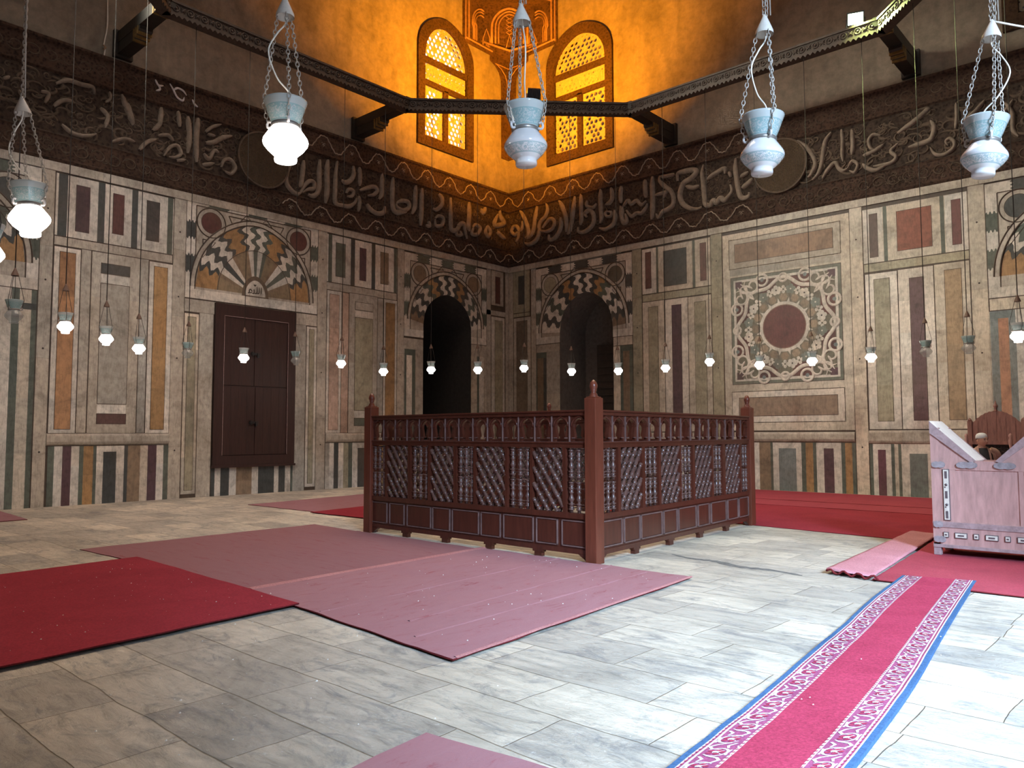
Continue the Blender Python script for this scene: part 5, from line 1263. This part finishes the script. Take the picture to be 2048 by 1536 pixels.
# crumbs scattered on the carpets and the floor
mb=MB(); rnd=random.Random(11)
def crumb(x,y,z,r):
    vs=[(x+r*rnd.uniform(.5,1)*math.cos(k*2.1),y+r*rnd.uniform(.5,1)*math.sin(k*2.1),z) for k in range(3)]+[(x,y,z+r*.7)]
    mb.add(vs,[(0,1,3),(1,2,3),(2,0,3)])
for _ in range(100): crumb(rnd.uniform(9.4,12.9),rnd.uniform(-20.4,-17.15),.044,rnd.choice((.004,.005,.010)))
for _ in range(60): crumb(rnd.uniform(12.1,15.1),rnd.uniform(-17.2,-13.6),.032,rnd.choice((.006,.010)))
for _ in range(140): crumb(rnd.uniform(13,19),rnd.uniform(-20,-17.4),.0,rnd.choice((.005,.008,.012)))
for _ in range(25): crumb(rnd.uniform(17.1,17.8),rnd.uniform(-19.5,-14),.036,.007)
tag(mb.build('crumbs',M_CRUMB,recalc=False),'white crumbs of plaster scattered over the red carpet and the floor','debris',kind='stuff')
# dark open joint in the paving
mb=MB(); q=[(13.9,-12.1),(14.25,-12.25),(14.6,-12.25),(15.0,-12.42),(15.4,-12.40),(15.8,-12.5)]
mb2=Wall('R'); pts=[(a,b_) for a,b_,_ in smooth_path([(a,b_,0) for a,b_ in q],6)]; vs=[]
for i,(a,b_) in enumerate(pts):
    h=(.05+.13*abs(noise.noise(Vector((i*.45,2,2)))))*(.3+.7*math.sin(PI*i/(len(pts)-1))); vs+=[(a,b_-h,.0015),(a,b_+h,.0015)]
mb.add(vs,[(i*2,i*2+1,i*2+3,i*2+2) for i in range(len(pts)-1)])
mb.build('open_joint',m_simple('joint_dirt',(.105,.098,.092),.9,14,.5,1.6),bpy.data.objects['floor'])

# ------------------------------------------------------------------ wooden screen round the cenotaph
P0=Vector((13.566,-13.368)); PL=Vector((8.991,-13.281)); PR=Vector((13.227,-8.317)); PB=PL+PR-P0
scr=tag(empty('wooden_screen',(P0.x,P0.y,0)),'square red-brown turned wood screen with pierced arcade round the tomb','screen')
class Face(MB):
    def __init__(s_,A,B,out):
        MB.__init__(s_); s_.A=A-P0; t=(B-A); s_.L=t.length; s_.t=t.normalized(); n=Vector((-s_.t.y,s_.t.x)); s_.n=n if n.dot(out)>0 else -n
    def Q(s_,u,o,z): p=s_.A+s_.t*u+s_.n*o; return (p.x,p.y,z)
    def bx(s_,u0,u1,o0,o1,z0,z1,col=(1,1,1)):
        vs=[s_.Q(u,o,z) for z in (z0,z1) for u,o in ((u0,o0),(u1,o0),(u1,o1),(u0,o1))]
        s_.add(vs,[(0,3,2,1),(4,5,6,7),(0,1,5,4),(1,2,6,5),(2,3,7,6),(3,0,4,7)],col)
    def strip3(s_,A,B,o):
        n=len(A); s_.add([s_.Q(u,o,z) for u,z in A]+[s_.Q(u,o,z) for u,z in B],[(i,i+1,n+i+1,n+i) for i in range(n-1)])
    def wallstrip(s_,A,o0,o1):
        n=len(A); s_.add([s_.Q(u,o0,z) for u,z in A]+[s_.Q(u,o1,z) for u,z in A],[(i,i+1,n+i+1,n+i) for i in range(n-1)])
SPIN=[(0.0,.014),(.03,.014),(.035,.024),(.05,.024),(.055,.013),(.075,.022),(.095,.013),(.10,.024),(.115,.024),(.12,.012),(.14,.015),(.17,.025),(.20,.017),(.235,.011),(.25,.020),(.262,.020),(.27,.012),(.30,.024),(.315,.024),(.325,.013),(.345,.022),(.365,.013),(.37,.024),(.385,.024),(.39,.012)]
def panels(A,B,out,cuts,pcuts,frontface):
    F_=Face(A,B,out); L=F_.L; sc=L/1.0
    # rails and stiles
    f=Face(A,B,out); f.bx(.06,L-.06,-.055,.055,1.83,1.875); f.bx(.06,L-.06,-.075,.075,1.875,1.90); f.build('top_rail',M_REDWOOD,scr,bevel=.004)
    f=Face(A,B,out); f.bx(.06,L-.06,-.045,.045,1.42,1.475); f.bx(.06,L-.06,-.060,.060,1.475,1.495); f.bx(.06,L-.06,-.045,.045,.53,.60)
    edges=[(0.0,cuts[0][0])]+[(cuts[i][1],cuts[i+1][0]) for i in range(len(cuts)-1)]+[(cuts[-1][1],1.0)]
    for a,b_ in edges: f.bx(a*L,b_*L,-.04,.04,.58,1.44)
    f.build('panel_frame',M_REDWOOD,scr)
    # arcade of keyhole arches
    f=Face(A,B,out); fe=Face(A,B,out); n=15; u0=.07; cw=(L-.14)/n; H=.335; zb=1.495
    for k in range(n):
        c=u0+cw*(k+.5); Lf=[];Rt=[];lo=[];hi=[]
        zz=[0,.02,.045,.0451,.09,.14,.19,.225,.25,.275,.295,.305]
        hw=[.34,.34,.32,.24,.235,.28,.32,.31,.27,.19,.08,.0]
        for z,h in zip(zz,hw): Lf.append((c-cw/2,zb+z)); lo.append((c-h*cw,zb+z)); hi.append((c+h*cw,zb+z)); Rt.append((c+cw/2,zb+z))
        for P_ in (Lf,lo,hi,Rt): P_[-1]=(P_[-1][0],zb+.305)
        for o in (-.022,.022): f.strip3(Lf,lo,o); f.strip3(hi,Rt,o)
        f.wallstrip(lo,-.022,.022); f.wallstrip(hi,-.022,.022)
        f.bx(c-cw/2,c+cw/2,-.022,.022,zb+.305,zb+.34)
        # raised arch moulding and the upright bead between bays
        arc=[(c-.40*cw,zb+.20),(c-.38*cw,zb+.245),(c-.28*cw,zb+.285),(c,zb+.325),(c+.28*cw,zb+.285),(c+.38*cw,zb+.245),(c+.40*cw,zb+.20)]
        f.tube([f.Q(u,.026,z) for u,z in arc],.014,6)
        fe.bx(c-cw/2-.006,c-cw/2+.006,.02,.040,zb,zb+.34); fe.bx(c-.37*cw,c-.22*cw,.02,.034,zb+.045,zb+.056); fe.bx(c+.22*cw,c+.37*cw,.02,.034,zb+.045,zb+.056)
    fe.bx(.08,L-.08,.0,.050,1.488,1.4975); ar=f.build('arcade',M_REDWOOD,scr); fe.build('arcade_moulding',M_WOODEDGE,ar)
    # turned panels
    for i,(a,b_) in enumerate(cuts):
        f=Face(A,B,out); a*=L; b_*=L
        if i%2==0:
            m_=3
            for k in range(m_):
                u=a+(b_-a)*(k+.5)/m_; c=f.Q(u,0,0)
                for z0 in (.60,1.01): f.lathe([(r*1.6,z) for z,r in SPIN],Matrix.Translation((c[0],c[1],z0)),8)
            for z in (.665,.70,.90,.985,1.08,1.12,1.31,1.395): 
                f.tube([f.Q(a,0,z),f.Q(b_,0,z)],.008,5)
            f.build('spindle_panel',M_TURNED,scr)
        else:
            z0,z1=.60,1.42; sp=.150; sl=1.35
            for lay,sg in ((.016,1),(-.026,-1)):
                k=-12
                while k<14:
                    c=(a+b_)/2+k*sp
                    # line u = c + sg*(z-zc)/sl clipped to the panel
                    zc=(z0+z1)/2; zs=[]
                    zlo,zhi=z0,z1
                    for ub in (a,b_):
                        zz_=zc+sg*sl*(ub-c)
                        if sg*(1)>0:
                            if ub==a: zlo=max(zlo,zz_)
                            else: zhi=min(zhi,zz_)
                        else:
                            if ub==a: zhi=min(zhi,zz_)
                            else: zlo=max(zlo,zz_)
                    if zhi-zlo>.05:
                        Ln=(zhi-zlo)*math.sqrt(1+1/sl**2); n_=max(4,int(Ln/.012)); pts=[]; rr_=[]
                        for j in range(n_+1):
                            z=zlo+(zhi-zlo)*j/n_; u=c+sg*(z-zc)/sl; w_=(z*1.25*11.0)%1.0
                            pts.append(f.Q(u,lay,z)); rr_.append(.030 if w_<.42 else (.018 if w_<.52 else (.033 if w_<.72 else (.018 if w_<.80 else .030))))
                        f.tube(pts,rr_,6)
                    k+=1
            f.build('lattice_panel',M_TURNED,scr)
    # boarded base with bead mouldings
    f=Face(A,B,out); fe=Face(A,B,out); f.bx(.06,L-.06,-.03,.012,.10,.55)
    for a,b_ in pcuts:
        a*=L; b_*=L; z0,z1=.175,.505
        f.bx(a+.02,b_-.02,.01,.022,z0+.02,z1-.02)
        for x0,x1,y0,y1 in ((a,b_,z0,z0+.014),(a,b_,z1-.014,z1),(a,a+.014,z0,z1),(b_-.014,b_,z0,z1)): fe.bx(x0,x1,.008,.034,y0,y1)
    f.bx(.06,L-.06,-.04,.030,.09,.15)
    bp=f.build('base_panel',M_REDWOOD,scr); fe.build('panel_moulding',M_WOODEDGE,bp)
    for k in range(1,5):
        f=Face(A,B,out); u=L*k/5; f.bx(u-.06,u+.06,-.04,.025,.0,.10); f.bx(u-.09,u+.09,-.038,.028,.06,.098); f.build('foot',M_REDWOOD,scr)
cl=[(.012,.093),(.105,.217),(.227,.317),(.328,.452),(.464,.542),(.555,.668),(.680,.770),(.784,.898),(.908,.988)]
pl=[(.018,.111),(.126,.206),(.217,.337),(.349,.433),(.442,.564),(.574,.659),(.667,.790),(.805,.885),(.899,.985)]
cr_=[(.026,.102),(.116,.229),(.246,.325),(.337,.456),(.465,.543),(.557,.680),(.691,.765),(.785,.907),(.919,.985)]
pr_=[(.024,.124),(.134,.217),(.224,.344),(.354,.437),(.447,.565),(.578,.660),(.674,.791),(.804,.890),(.898,.982)]
panels(P0,PL,Vector((0,-1)),cl,pl,True); panels(P0,PR,Vector((1,0)),cr_,pr_,True)
panels(PL,PB,Vector((-1,0)),cr_,pr_,False); panels(PR,PB,Vector((0,1)),cl,pl,False)
FIN=[(.062,0),(.064,.012),(.050,.020),(.050,.032),(.036,.052),(.030,.070),(.042,.080),(.036,.090),(.044,.108),(.052,.132),(.050,.158),(.036,.190),(.016,.212),(.0,.222)]
for P_ in (P0,PL,PR,PB):
    mb=MB(); x,y=P_-P0; mb.box((x-.085,y-.085,.0),(x+.085,y+.085,2.045)); mb.box((x-.07,y-.07,2.045),(x+.07,y+.07,2.06)); po=mb.build('post',M_POST,scr,bevel=.008)
    mb=MB(); mb.lathe(FIN,Matrix.Translation((x,y,2.055)),18); mb.build('finial',M_POST,po)
    mb=MB()
    for sx,sy in ((1,0),(0,1)):
        pass
for A_,B_,o_ in ((P0,PL,Vector((0,-1))),(P0,PR,Vector((1,0)))):
    f=Face(A_,B_,o_)
    for u0,sg in ((.085,1),(f.L-.085,-1)):
        q=[(0,.10),(.16,.10),(.12,.07),(.05,.03),(.02,.0),(0,0)]
        v1=[f.Q(u0+sg*a,.03,z) for a,z in q]; v2=[f.Q(u0+sg*a,-.03,z) for a,z in q]; n=len(q)
        f.add(v1+v2,[tuple(range(n)),tuple(range(2*n-1,n-1,-1))]+[(i,(i+1)%n,n+(i+1)%n,n+i) for i in range(n)])
    f.build('corner_foot',M_REDWOOD,scr)

# ------------------------------------------------------------------ great reading stand
KX,KY=16.54,-9.99; KW,KD=1.25,.64
st=tag(empty('reading_stand',(KX,KY,.023)),'large worn plum wooden reading stand with pale V-shaped book slopes and bone inlay','lectern')
VB0,VB1,ZT,ZV=.50,.75,1.735,1.220
def plate(y0,y1,front):
    mb=MB()
    # framed face below the V
    mb.box((0,y0,.13),(.105,y1,ZT-.09)); mb.box((KW-.105,y0,.13),(KW,y1,ZT-.09))
    mb.box((.106,y0,1.10),(KW-.106,y1,ZV-.002)); mb.box((.106,y0,.10),(KW-.106,y1,.44)); mb.box((.106,y0,.441),(.28,y1,1.099)); mb.box((KW-.28,y0,.441),(KW-.106,y1,1.099))
    # triangular cheeks
    for mir in (0,1):
        X=lambda u: u if not mir else KW-u
        tri=[(.02,ZT-.03),(.02,1.16),(VB0,1.16),(VB0,ZV)]
        n=4; mb.add([(X(u),y,z) for y in (y0+.006,y1-.006) for u,z in tri],[tuple(range(n)),tuple(range(2*n-1,n-1,-1))]+[(i,(i+1)%n,n+(i+1)%n,n+i) for i in range(n)])
    fr=mb.build('side_frame',M_OLDWOOD,st)
    mb=MB(); s_=1 if front else -1; yf=y0 if front else y1
    mb.box((.275,yf+s_*.014,.435),(KW-.275,yf+s_*.03,1.105)); mb.build('field_panel',M_OLDWOOD,st)
    for mir in (0,1):
        mb=MB()
        X=lambda u: u if not mir else KW-u
        # raised diagonal board along the slope
        a=[(.0,ZT-.005),(.0,ZT-.16),(VB0-.04,1.20),(VB0+.02,ZV)]
        n=4; ys=(yf-s_*.018,yf+s_*.01); mb.add([(X(u),y,z) for y in ys for u,z in a],[tuple(range(n)),tuple(range(2*n-1,n-1,-1))]+[(i,(i+1)%n,n+(i+1)%n,n+i) for i in range(n)])
        mb.build('sloping_rail',M_OLDWOOD2,st)
    mb=MB()
    mb.box((0,min(yf-s_*.012,yf),.36),(KW,max(yf-s_*.012,yf),.43)); mb.build('moulded_rail',M_OLDWOOD2,st); mb=MB()
    mb.box((0,min(yf-s_*.012,yf),.10),(KW,max(yf-s_*.012,yf),.14)); mb.build('moulded_rail',M_OLDWOOD2,st)
    # iron straps with scalloped ends
    for u0,u1,z in ((.012,.17,1.165),(VB0-.20,VB0+.035,1.165),(VB1-.035,VB1+.20,1.165),(KW-.17,KW-.012,1.165),(.012,.15,.205),(.012,.12,.395)):
        mb=MB(); n=24; h=.042; top=[];bot=[]
        for k in range(n+1):
            t=k/n; e=min(1,math.sin(PI*t)*2.2)**.5 if 0<t<1 else .25; r=h*e*(.80+.20*abs(math.cos(t*3*PI))); top.append((u0+(u1-u0)*t,z+r)); bot.append((u0+(u1-u0)*t,z-r))
        ya,yb=yf-s_*.026,yf-s_*.010
        vs=[(u,ya,q) for u,q in top]+[(u,ya,q) for u,q in bot]+[(u,yb,q) for u,q in top]+[(u,yb,q) for u,q in bot]; k=n+1
        fs=[(0,k,3*k,2*k),(n,k+n,3*k+n,2*k+n)]
        for q in range(n): fs+=[(q,q+1,k+q+1,k+q),(2*k+q,2*k+q+1,3*k+q+1,3*k+q),(q,q+1,2*k+q+1,2*k+q),(k+q,k+q+1,3*k+q+1,3*k+q)]
        mb.add(vs,fs); mb.build('iron_strap',M_IRON,st)
    if front:
        def inl(u0,u1,z0,z1,horizontal):
            m1=MB(); m1.box((u0-.008,yf-.016,z0-.008),(u1+.008,yf-.001,z1+.008)); io=m1.build('inlay_frame',M_INLAYD,st)
            m1=MB(); m1.box((u0,yf-.022,z0),(u1,yf-.015,z1)); m1.build('bone_plate',M_INLAYW,io)
            m1=MB()
            if horizontal: m1.box((u0+(u1-u0)*.22,yf-.026,z0+(z1-z0)*.32),(u1-(u1-u0)*.22,yf-.021,z1-(z1-z0)*.32))
            else:
                n=5
                for k in range(n):
                    c=z0+(z1-z0)*(k+.5)/n; hh=(z1-z0)/n
                    if k%2==0: m1.box((u0+.016,yf-.026,c-hh*.36),(u1-.016,yf-.021,c+hh*.36))
                    else:
                        uc=(u0+u1)/2; m1.lathe([(.017,0),(.017,.005)],Matrix.Translation((uc,yf-.026,c))@Matrix.Rotation(-PI/2,4,'X'),8); m1.lathe([(.010,0),(.010,.004)],Matrix.Translation((uc-.012,yf-.026,c-.03))@Matrix.Rotation(-PI/2,4,'X'),6)
            m1.build('dark_inlay',M_INLAYD,io)
        inl(.145,.205,.46,1.10,False)
        u=.13; k=0
        while u<KW-.12:
            w_=.045 if k%2==0 else .125
            inl(u,u+w_,.265-.025,.265+.028,True); u+=w_+.085; k+=1
        inl(KW-.205,KW-.145,.46,1.10,False)
plate(0,.07,True); plate(KD-.07,KD,False)
for mir in (0,1):
    X=lambda u: u if not mir else KW-u
    mb=MB(); q=[(0.0,ZT),(VB0,ZV+.004),(VB0-.02,ZV-.03),(-.0,ZT-.035)]
    n=4; mb.add([(X(u),y,z) for y in (-.008,KD+.008) for u,z in q],[tuple(range(n)),tuple(range(2*n-1,n-1,-1))]+[(i,(i+1)%n,n+(i+1)%n,n+i) for i in range(n)])
    mb.build('book_slope',M_PALEWOOD,st)
mb=MB(); mb.box((.07,.07,ZV-.04),(KW-.07,KD-.07,ZV-.015)); mb.box((0,.06,.14),(.05,KD-.06,1.50)); mb.box((KW-.05,.06,.14),(KW,KD-.06,1.50)); mb.build('side_board',M_OLDWOOD,st)
for x in (0,KW-.085):
    for y in (0,KD-.085):
        mb=MB(); mb.box((x,y,0.0),(x+.085,y+.085,.16)); mb.build('leg',M_OLDWOOD2,st,bevel=.004)

# ------------------------------------------------------------------ carved high bench behind the reader
BX,BY=16.04,-5.3
be=tag(empty('carved_bench',(BX,BY,.012)),'carved red wooden bench with arched back and finial behind the reading stand','bench')
BWd=.86
mb=MB()
n=24; q=[]
for i in range(n+1):
    t=i/n; u=.04+(BWd-.08)*t; h=1.70+.27*math.sin(PI*t)**.7; q.append((u,h+(.012 if i%2 else 0)))
top=[(u,0,z) for u,z in q]
vs=[(u,.0,z) for u,z in q]+[(u,.0,1.44) for u,_ in q]+[(u,.05,z) for u,z in q]+[(u,.05,1.44) for u,_ in q]; k=n+1
fs=[]
for i in range(n): fs+=[(i,i+1,k+i+1,k+i),(2*k+i,2*k+i+1,3*k+i+1,3*k+i),(i,i+1,2*k+i+1,2*k+i)]
mb.add(vs,fs)
for i in range(1,6): mb.box((BWd*i/6-.006,-.006,1.46),(BWd*i/6+.006,0,1.70+.2*math.sin(PI*i/6)))
mb.build('arched_back',M_BENCH,be)
mb=MB(); mb.lathe([(.035,0),(.03,.02),(.016,.05),(.034,.085),(.038,.105),(.02,.13),(.016,.15),(.008,.19),(0,.20)],Matrix.Translation((BWd/2,.02,1.965)),12); mb.build('finial',M_BENCH,be)
mb=MB()
for u in (.02,BWd-.02): mb.box((u-.035,-.02,0),(u+.035,.07,1.80)); mb.lathe([(.035,0),(.028,.03),(.0,.06)],Matrix.Translation((u,.025,1.80)),10)
mb.box((0,-.03,1.38),(BWd,.07,1.44)); mb.box((0,-.03,.0),(BWd,.07,.10)); mb.build('frame',M_BENCH,be)
mb=MB(); mb.box((.04,.03,.1),(BWd-.04,.05,1.38))
for i in range(24):
    z=.12+i*.053
    for j in range(8):
        u=.08+j*.098+(.049 if i%2 else 0)
        mb.tube([(u+.03*math.cos(a*PI/3),.01,z+.024*math.sin(a*PI/3)) for a in range(6)],.009,4,closed=True)
mb.build('lattice',M_DARK,be)
mb=MB(); mb.box((0,-.55,.42),(BWd,0,.47)); mb.box((0,-.55,0),(.05,0,.42)); mb.box((BWd-.05,-.55,0),(BWd,0,.42)); mb.build('seat',M_BENCH,be)
for u in (.06,BWd-.14):
    mb=MB(); mb.lathe([(.03,.47),(.03,.9),(.018,1.0),(.026,1.2),(.018,1.32),(.03,1.40),(.032,1.46),(.02,1.50),(.030,1.53),(.022,1.56),(0,1.58)],Matrix.Translation((u,-.5,0)),12); mb.build('arm_post',M_OLDWOOD,be)

# ------------------------------------------------------------------ the man behind the stand
def man():
    root=empty('person',(16.70,-7.72,.024),math.radians(28)); tag(root,'man in a white cap, brown coat and charcoal robe, looking right','person')
    K=1.60/1.74
    V={}; E=[]; Rr={}
    def v(n,p,r): V[n]=Vector(p)*K; Rr[n]=r*K
    v('pel',(0,0,.92),.115); v('bel',(0,.0,1.06),.115); v('che',(0,.01,1.25),.125); v('sho',(0,.015,1.40),.085); v('nec',(0,.01,1.475),.052); v('hd',(0,-.005,1.56),.060)
    E+= [('pel','bel'),('bel','che'),('che','sho'),('sho','nec'),('nec','hd')]
    for s,n in ((1,'l'),(-1,'r')):
        v('cl'+n,(s*.10,.015,1.405),.062); v('sh'+n,(s*.185,.015,1.385),.058); v('el'+n,(s*.235,.02,1.11),.042); v('wr'+n,(s*.22,-.08,.88),.028); v('pa'+n,(s*.215,-.10,.81),.030)
        E+=[('sho','cl'+n),('cl'+n,'sh'+n),('sh'+n,'el'+n),('el'+n,'wr'+n),('wr'+n,'pa'+n)]
        for k in range(4):
            f=(-.030+.02*k); Lf=(.062,.072,.068,.054)[k]
            v(f'k{n}{k}',(s*.205,-.105+f,.775),.0095); v(f'm{n}{k}',(s*.198,-.112+f*1.05,.775-Lf*.55),.0088); v(f't{n}{k}',(s*.182,-.114+f*1.05,.775-Lf),.0075)
            E+=[('pa'+n,f'k{n}{k}'),(f'k{n}{k}',f'm{n}{k}'),(f'm{n}{k}',f't{n}{k}')]
        v('th1'+n,(s*.195,-.135,.81),.011); v('th2'+n,(s*.18,-.15,.77),.009); E+=[('wr'+n,'th1'+n),('th1'+n,'th2'+n)]
        v('hi'+n,(s*.095,.0,.90),.092); v('kn'+n,(s*.10,-.01,.50),.056); v('an'+n,(s*.10,.02,.085),.038); v('ba'+n,(s*.105,-.10,.035),.034); v('to'+n,(s*.105,-.17,.03),.024)
        E+=[('pel','hi'+n),('hi'+n,'kn'+n),('kn'+n,'an'+n),('an'+n,'ba'+n),('ba'+n,'to'+n)]
    names=list(V); idx={n:i for i,n in enumerate(names)}
    me=bpy.data.meshes.new('body_skeleton'); me.from_pydata([V[n] for n in names],[(idx[a],idx[b_]) for a,b_ in E],[])
    o=link(bpy.data.objects.new('body_skeleton',me)); sk=o.modifiers.new('skin','SKIN'); sk.use_smooth_shade=True
    for i,n in enumerate(names): me.skin_vertices[0].data[i].radius=(Rr[n],Rr[n]); me.skin_vertices[0].data[i].use_root=(n=='pel')
    sb=o.modifiers.new('sub','SUBSURF'); sb.levels=2; sb.render_levels=2
    dg=bpy.context.evaluated_depsgraph_get(); dg.update(); ev=o.evaluated_get(dg); tm=bpy.data.meshes.new_from_object(ev)
    bm=bmesh.new(); bm.from_mesh(tm); bpy.data.objects.remove(o)
    # head: a sculpted ball with brow, nose, lips, chin and ears
    hb=bmesh.new(); bmesh.ops.create_uvsphere(hb,u_segments=40,v_segments=28,radius=1.0)
    for q in hb.verts:
        x,y,z=q.co
        sx=.072*(1-.30*max(0,-z-.15)); sy=.092*(1-.10*max(0,-z)); sz=.112
        X,Y,Z=x*sx,y*sy,z*sz
        if y<0:
            g=lambda cx,cz,w,h: math.exp(-((X-cx)/w)**2-((Z-cz)/h)**2)
            Y-= .026*g(0,-.020,.011,.020)+.012*g(0,.006,.009,.02)      # nose
            Y-= .007*g(0,.036,.040,.010)                               # brow
            Y+= .010*(g(.030,.016,.014,.011)+g(-.030,.016,.014,.011))  # sockets
            Y-= .006*(g(0,-.054,.020,.006)+g(0,-.065,.018,.006)); Y+=.003*g(0,-.0595,.018,.003)
            Y-= .010*g(0,-.088,.022,.016)                              # chin
            Y-= .004*(g(.036,-.02,.018,.018)+g(-.036,-.02,.018,.018))
        q.co=(X,Y,Z)
    T=Matrix.Translation(Vector((0,-.012,1.590))*K)@Matrix.Rotation(math.radians(30),4,'Z')@Matrix.Rotation(math.radians(5),4,'X')@Matrix.Scale(.90,4)
    for s in (1,-1):
        r=bmesh.ops.create_uvsphere(hb,u_segments=12,v_segments=8,radius=1.0); 
        for q in r['verts']: q.co=Vector((s*.070+q.co.x*.009,.012+q.co.y*.017,-.002+q.co.z*.030))
    hb.transform(T); hm=bpy.data.meshes.new('h'); hb.to_mesh(hm); hb.free(); bm.from_mesh(hm)
    out=bpy.data.meshes.new('body'); bm.to_mesh(out); bm.free(); out.materials.append(M_SKIN)
    for p in out.polygons: p.use_smooth=True
    body=link(bpy.data.objects.new('body',out),root)
    mb=MB()
    for s in (1,-1): mb.lathe([(0,-.007),(.006,-.004),(.0085,0),(.006,.004),(0,.007)],T@Matrix.Translation((s*.029,-.078,.015)),10)
    mb.build('eyes',M_EYE,root)
    mb=MB()
    for s in (1,-1): mb.tube([T@Vector((s*.012,-.090,.032)),T@Vector((s*.030,-.089,.037)),T@Vector((s*.048,-.075,.031))],.0042,5)
    mb.build('eyebrows',M_EYE,root)
    # cap
    mb=MB(); prof=[(.080,.030),(.084,.036),(.083,.060),(.078,.085),(.060,.112),(.030,.124),(0,.127)]
    mb.lathe(prof,T@Matrix.Translation((0,.006,.0))@Matrix.Rotation(math.radians(-9),4,'X')@Matrix.Scale(1.10,4,(0,1,0)),28,caps=False); mb.build('cap',M_CLOTHW,root)
    # short hair below the cap
    mb=MB(); vs=[]; 
    for i in range(17):
        a=PI*(.05+.9*i/16); 
        for z,r in ((.045,1.02),(.025,1.025),(.008,1.0)): vs.append(tuple(T@Vector((.0735*r*math.cos(a),.093*r*math.sin(a),z))))
    mb.add(vs,[(i*3+k,i*3+k+1,i*3+k+4,i*3+k+3) for i in range(16) for k in (0,1)],smooth=True); mb.build('hair',M_EYE,root)
    def loft(rings,mt,name,closed=True,n=36,gap=0.0):
        mb=MB(); vs=[]
        for z,rx,ry,cy in rings:
            for k in range(n+(0 if closed else 1)):
                a=2*PI*k/n if closed else (-PI/2+gap)+(2*PI-2*gap)*k/n
                f=1+.02*math.sin(a*9+z*3)*(1 if z<1.0 else .3); vs.append((rx*f*math.cos(a)*K,(cy+ry*f*math.sin(a))*K,z*K))
        w_=n+(0 if closed else 1); fs=[]
        for j in range(len(rings)-1):
            for k in range(n):
                k2=(k+1)%w_ if closed else k+1; fs.append((j*w_+k,j*w_+k2,(j+1)*w_+k2,(j+1)*w_+k))
        mb.add(vs,fs,smooth=True); return mb.build(name,mt,root)
    loft([(.08,.27,.24,0),(.5,.235,.205,0),(.92,.195,.16,0),(1.1,.185,.145,.0),(1.28,.19,.135,.01),(1.38,.165,.110,.012),(1.435,.105,.085,.012),(1.462,.066,.066,.008)],M_ROBE,'robe')
    loft([(.30,.285,.25,0),(.6,.26,.225,0),(.92,.225,.185,0),(1.1,.215,.165,.0),(1.28,.222,.155,.012),(1.37,.205,.130,.015),(1.43,.135,.098,.018),(1.485,.082,.078,.016)],M_COAT,'coat',False,36,.62)
    for s in (1,-1):
        mb=MB(); pts=[Vector(p)*K for p in smooth_path([(s*.12,.015,1.42),(s*.19,.015,1.385),(s*.225,.02,1.25),(s*.24,.02,1.11),(s*.232,-.03,.99),(s*.222,-.075,.90)],4)]
        rr_=[(.055+.025*min(1,i/5))*(1-.012*i)*K for i in range(len(pts))]; mb.tube(pts,rr_,14); mb.build('sleeve',M_COAT,root)
        mb=MB(); mb.lathe([(.0,0),(.04,.0),(.045,.03),(.04,.06),(0,.07)],Matrix.Translation(Vector((s*.105,-.06,.0))*K)@Matrix.Scale(2.6,4,(0,1,0)),12); mb.build('shoe',M_EYE,root)
    mb=MB()
    for s in (1,-1): mb.tube([Vector(p)*K for p in smooth_path([(s*.055,.02,1.49),(s*.078,-.055,1.44),(s*.085,-.115,1.34),(s*.095,-.135,1.2),(s*.105,-.15,1.05)],5)],.016*K,6)
    mb.build('lapel',M_COAT,root)
man()
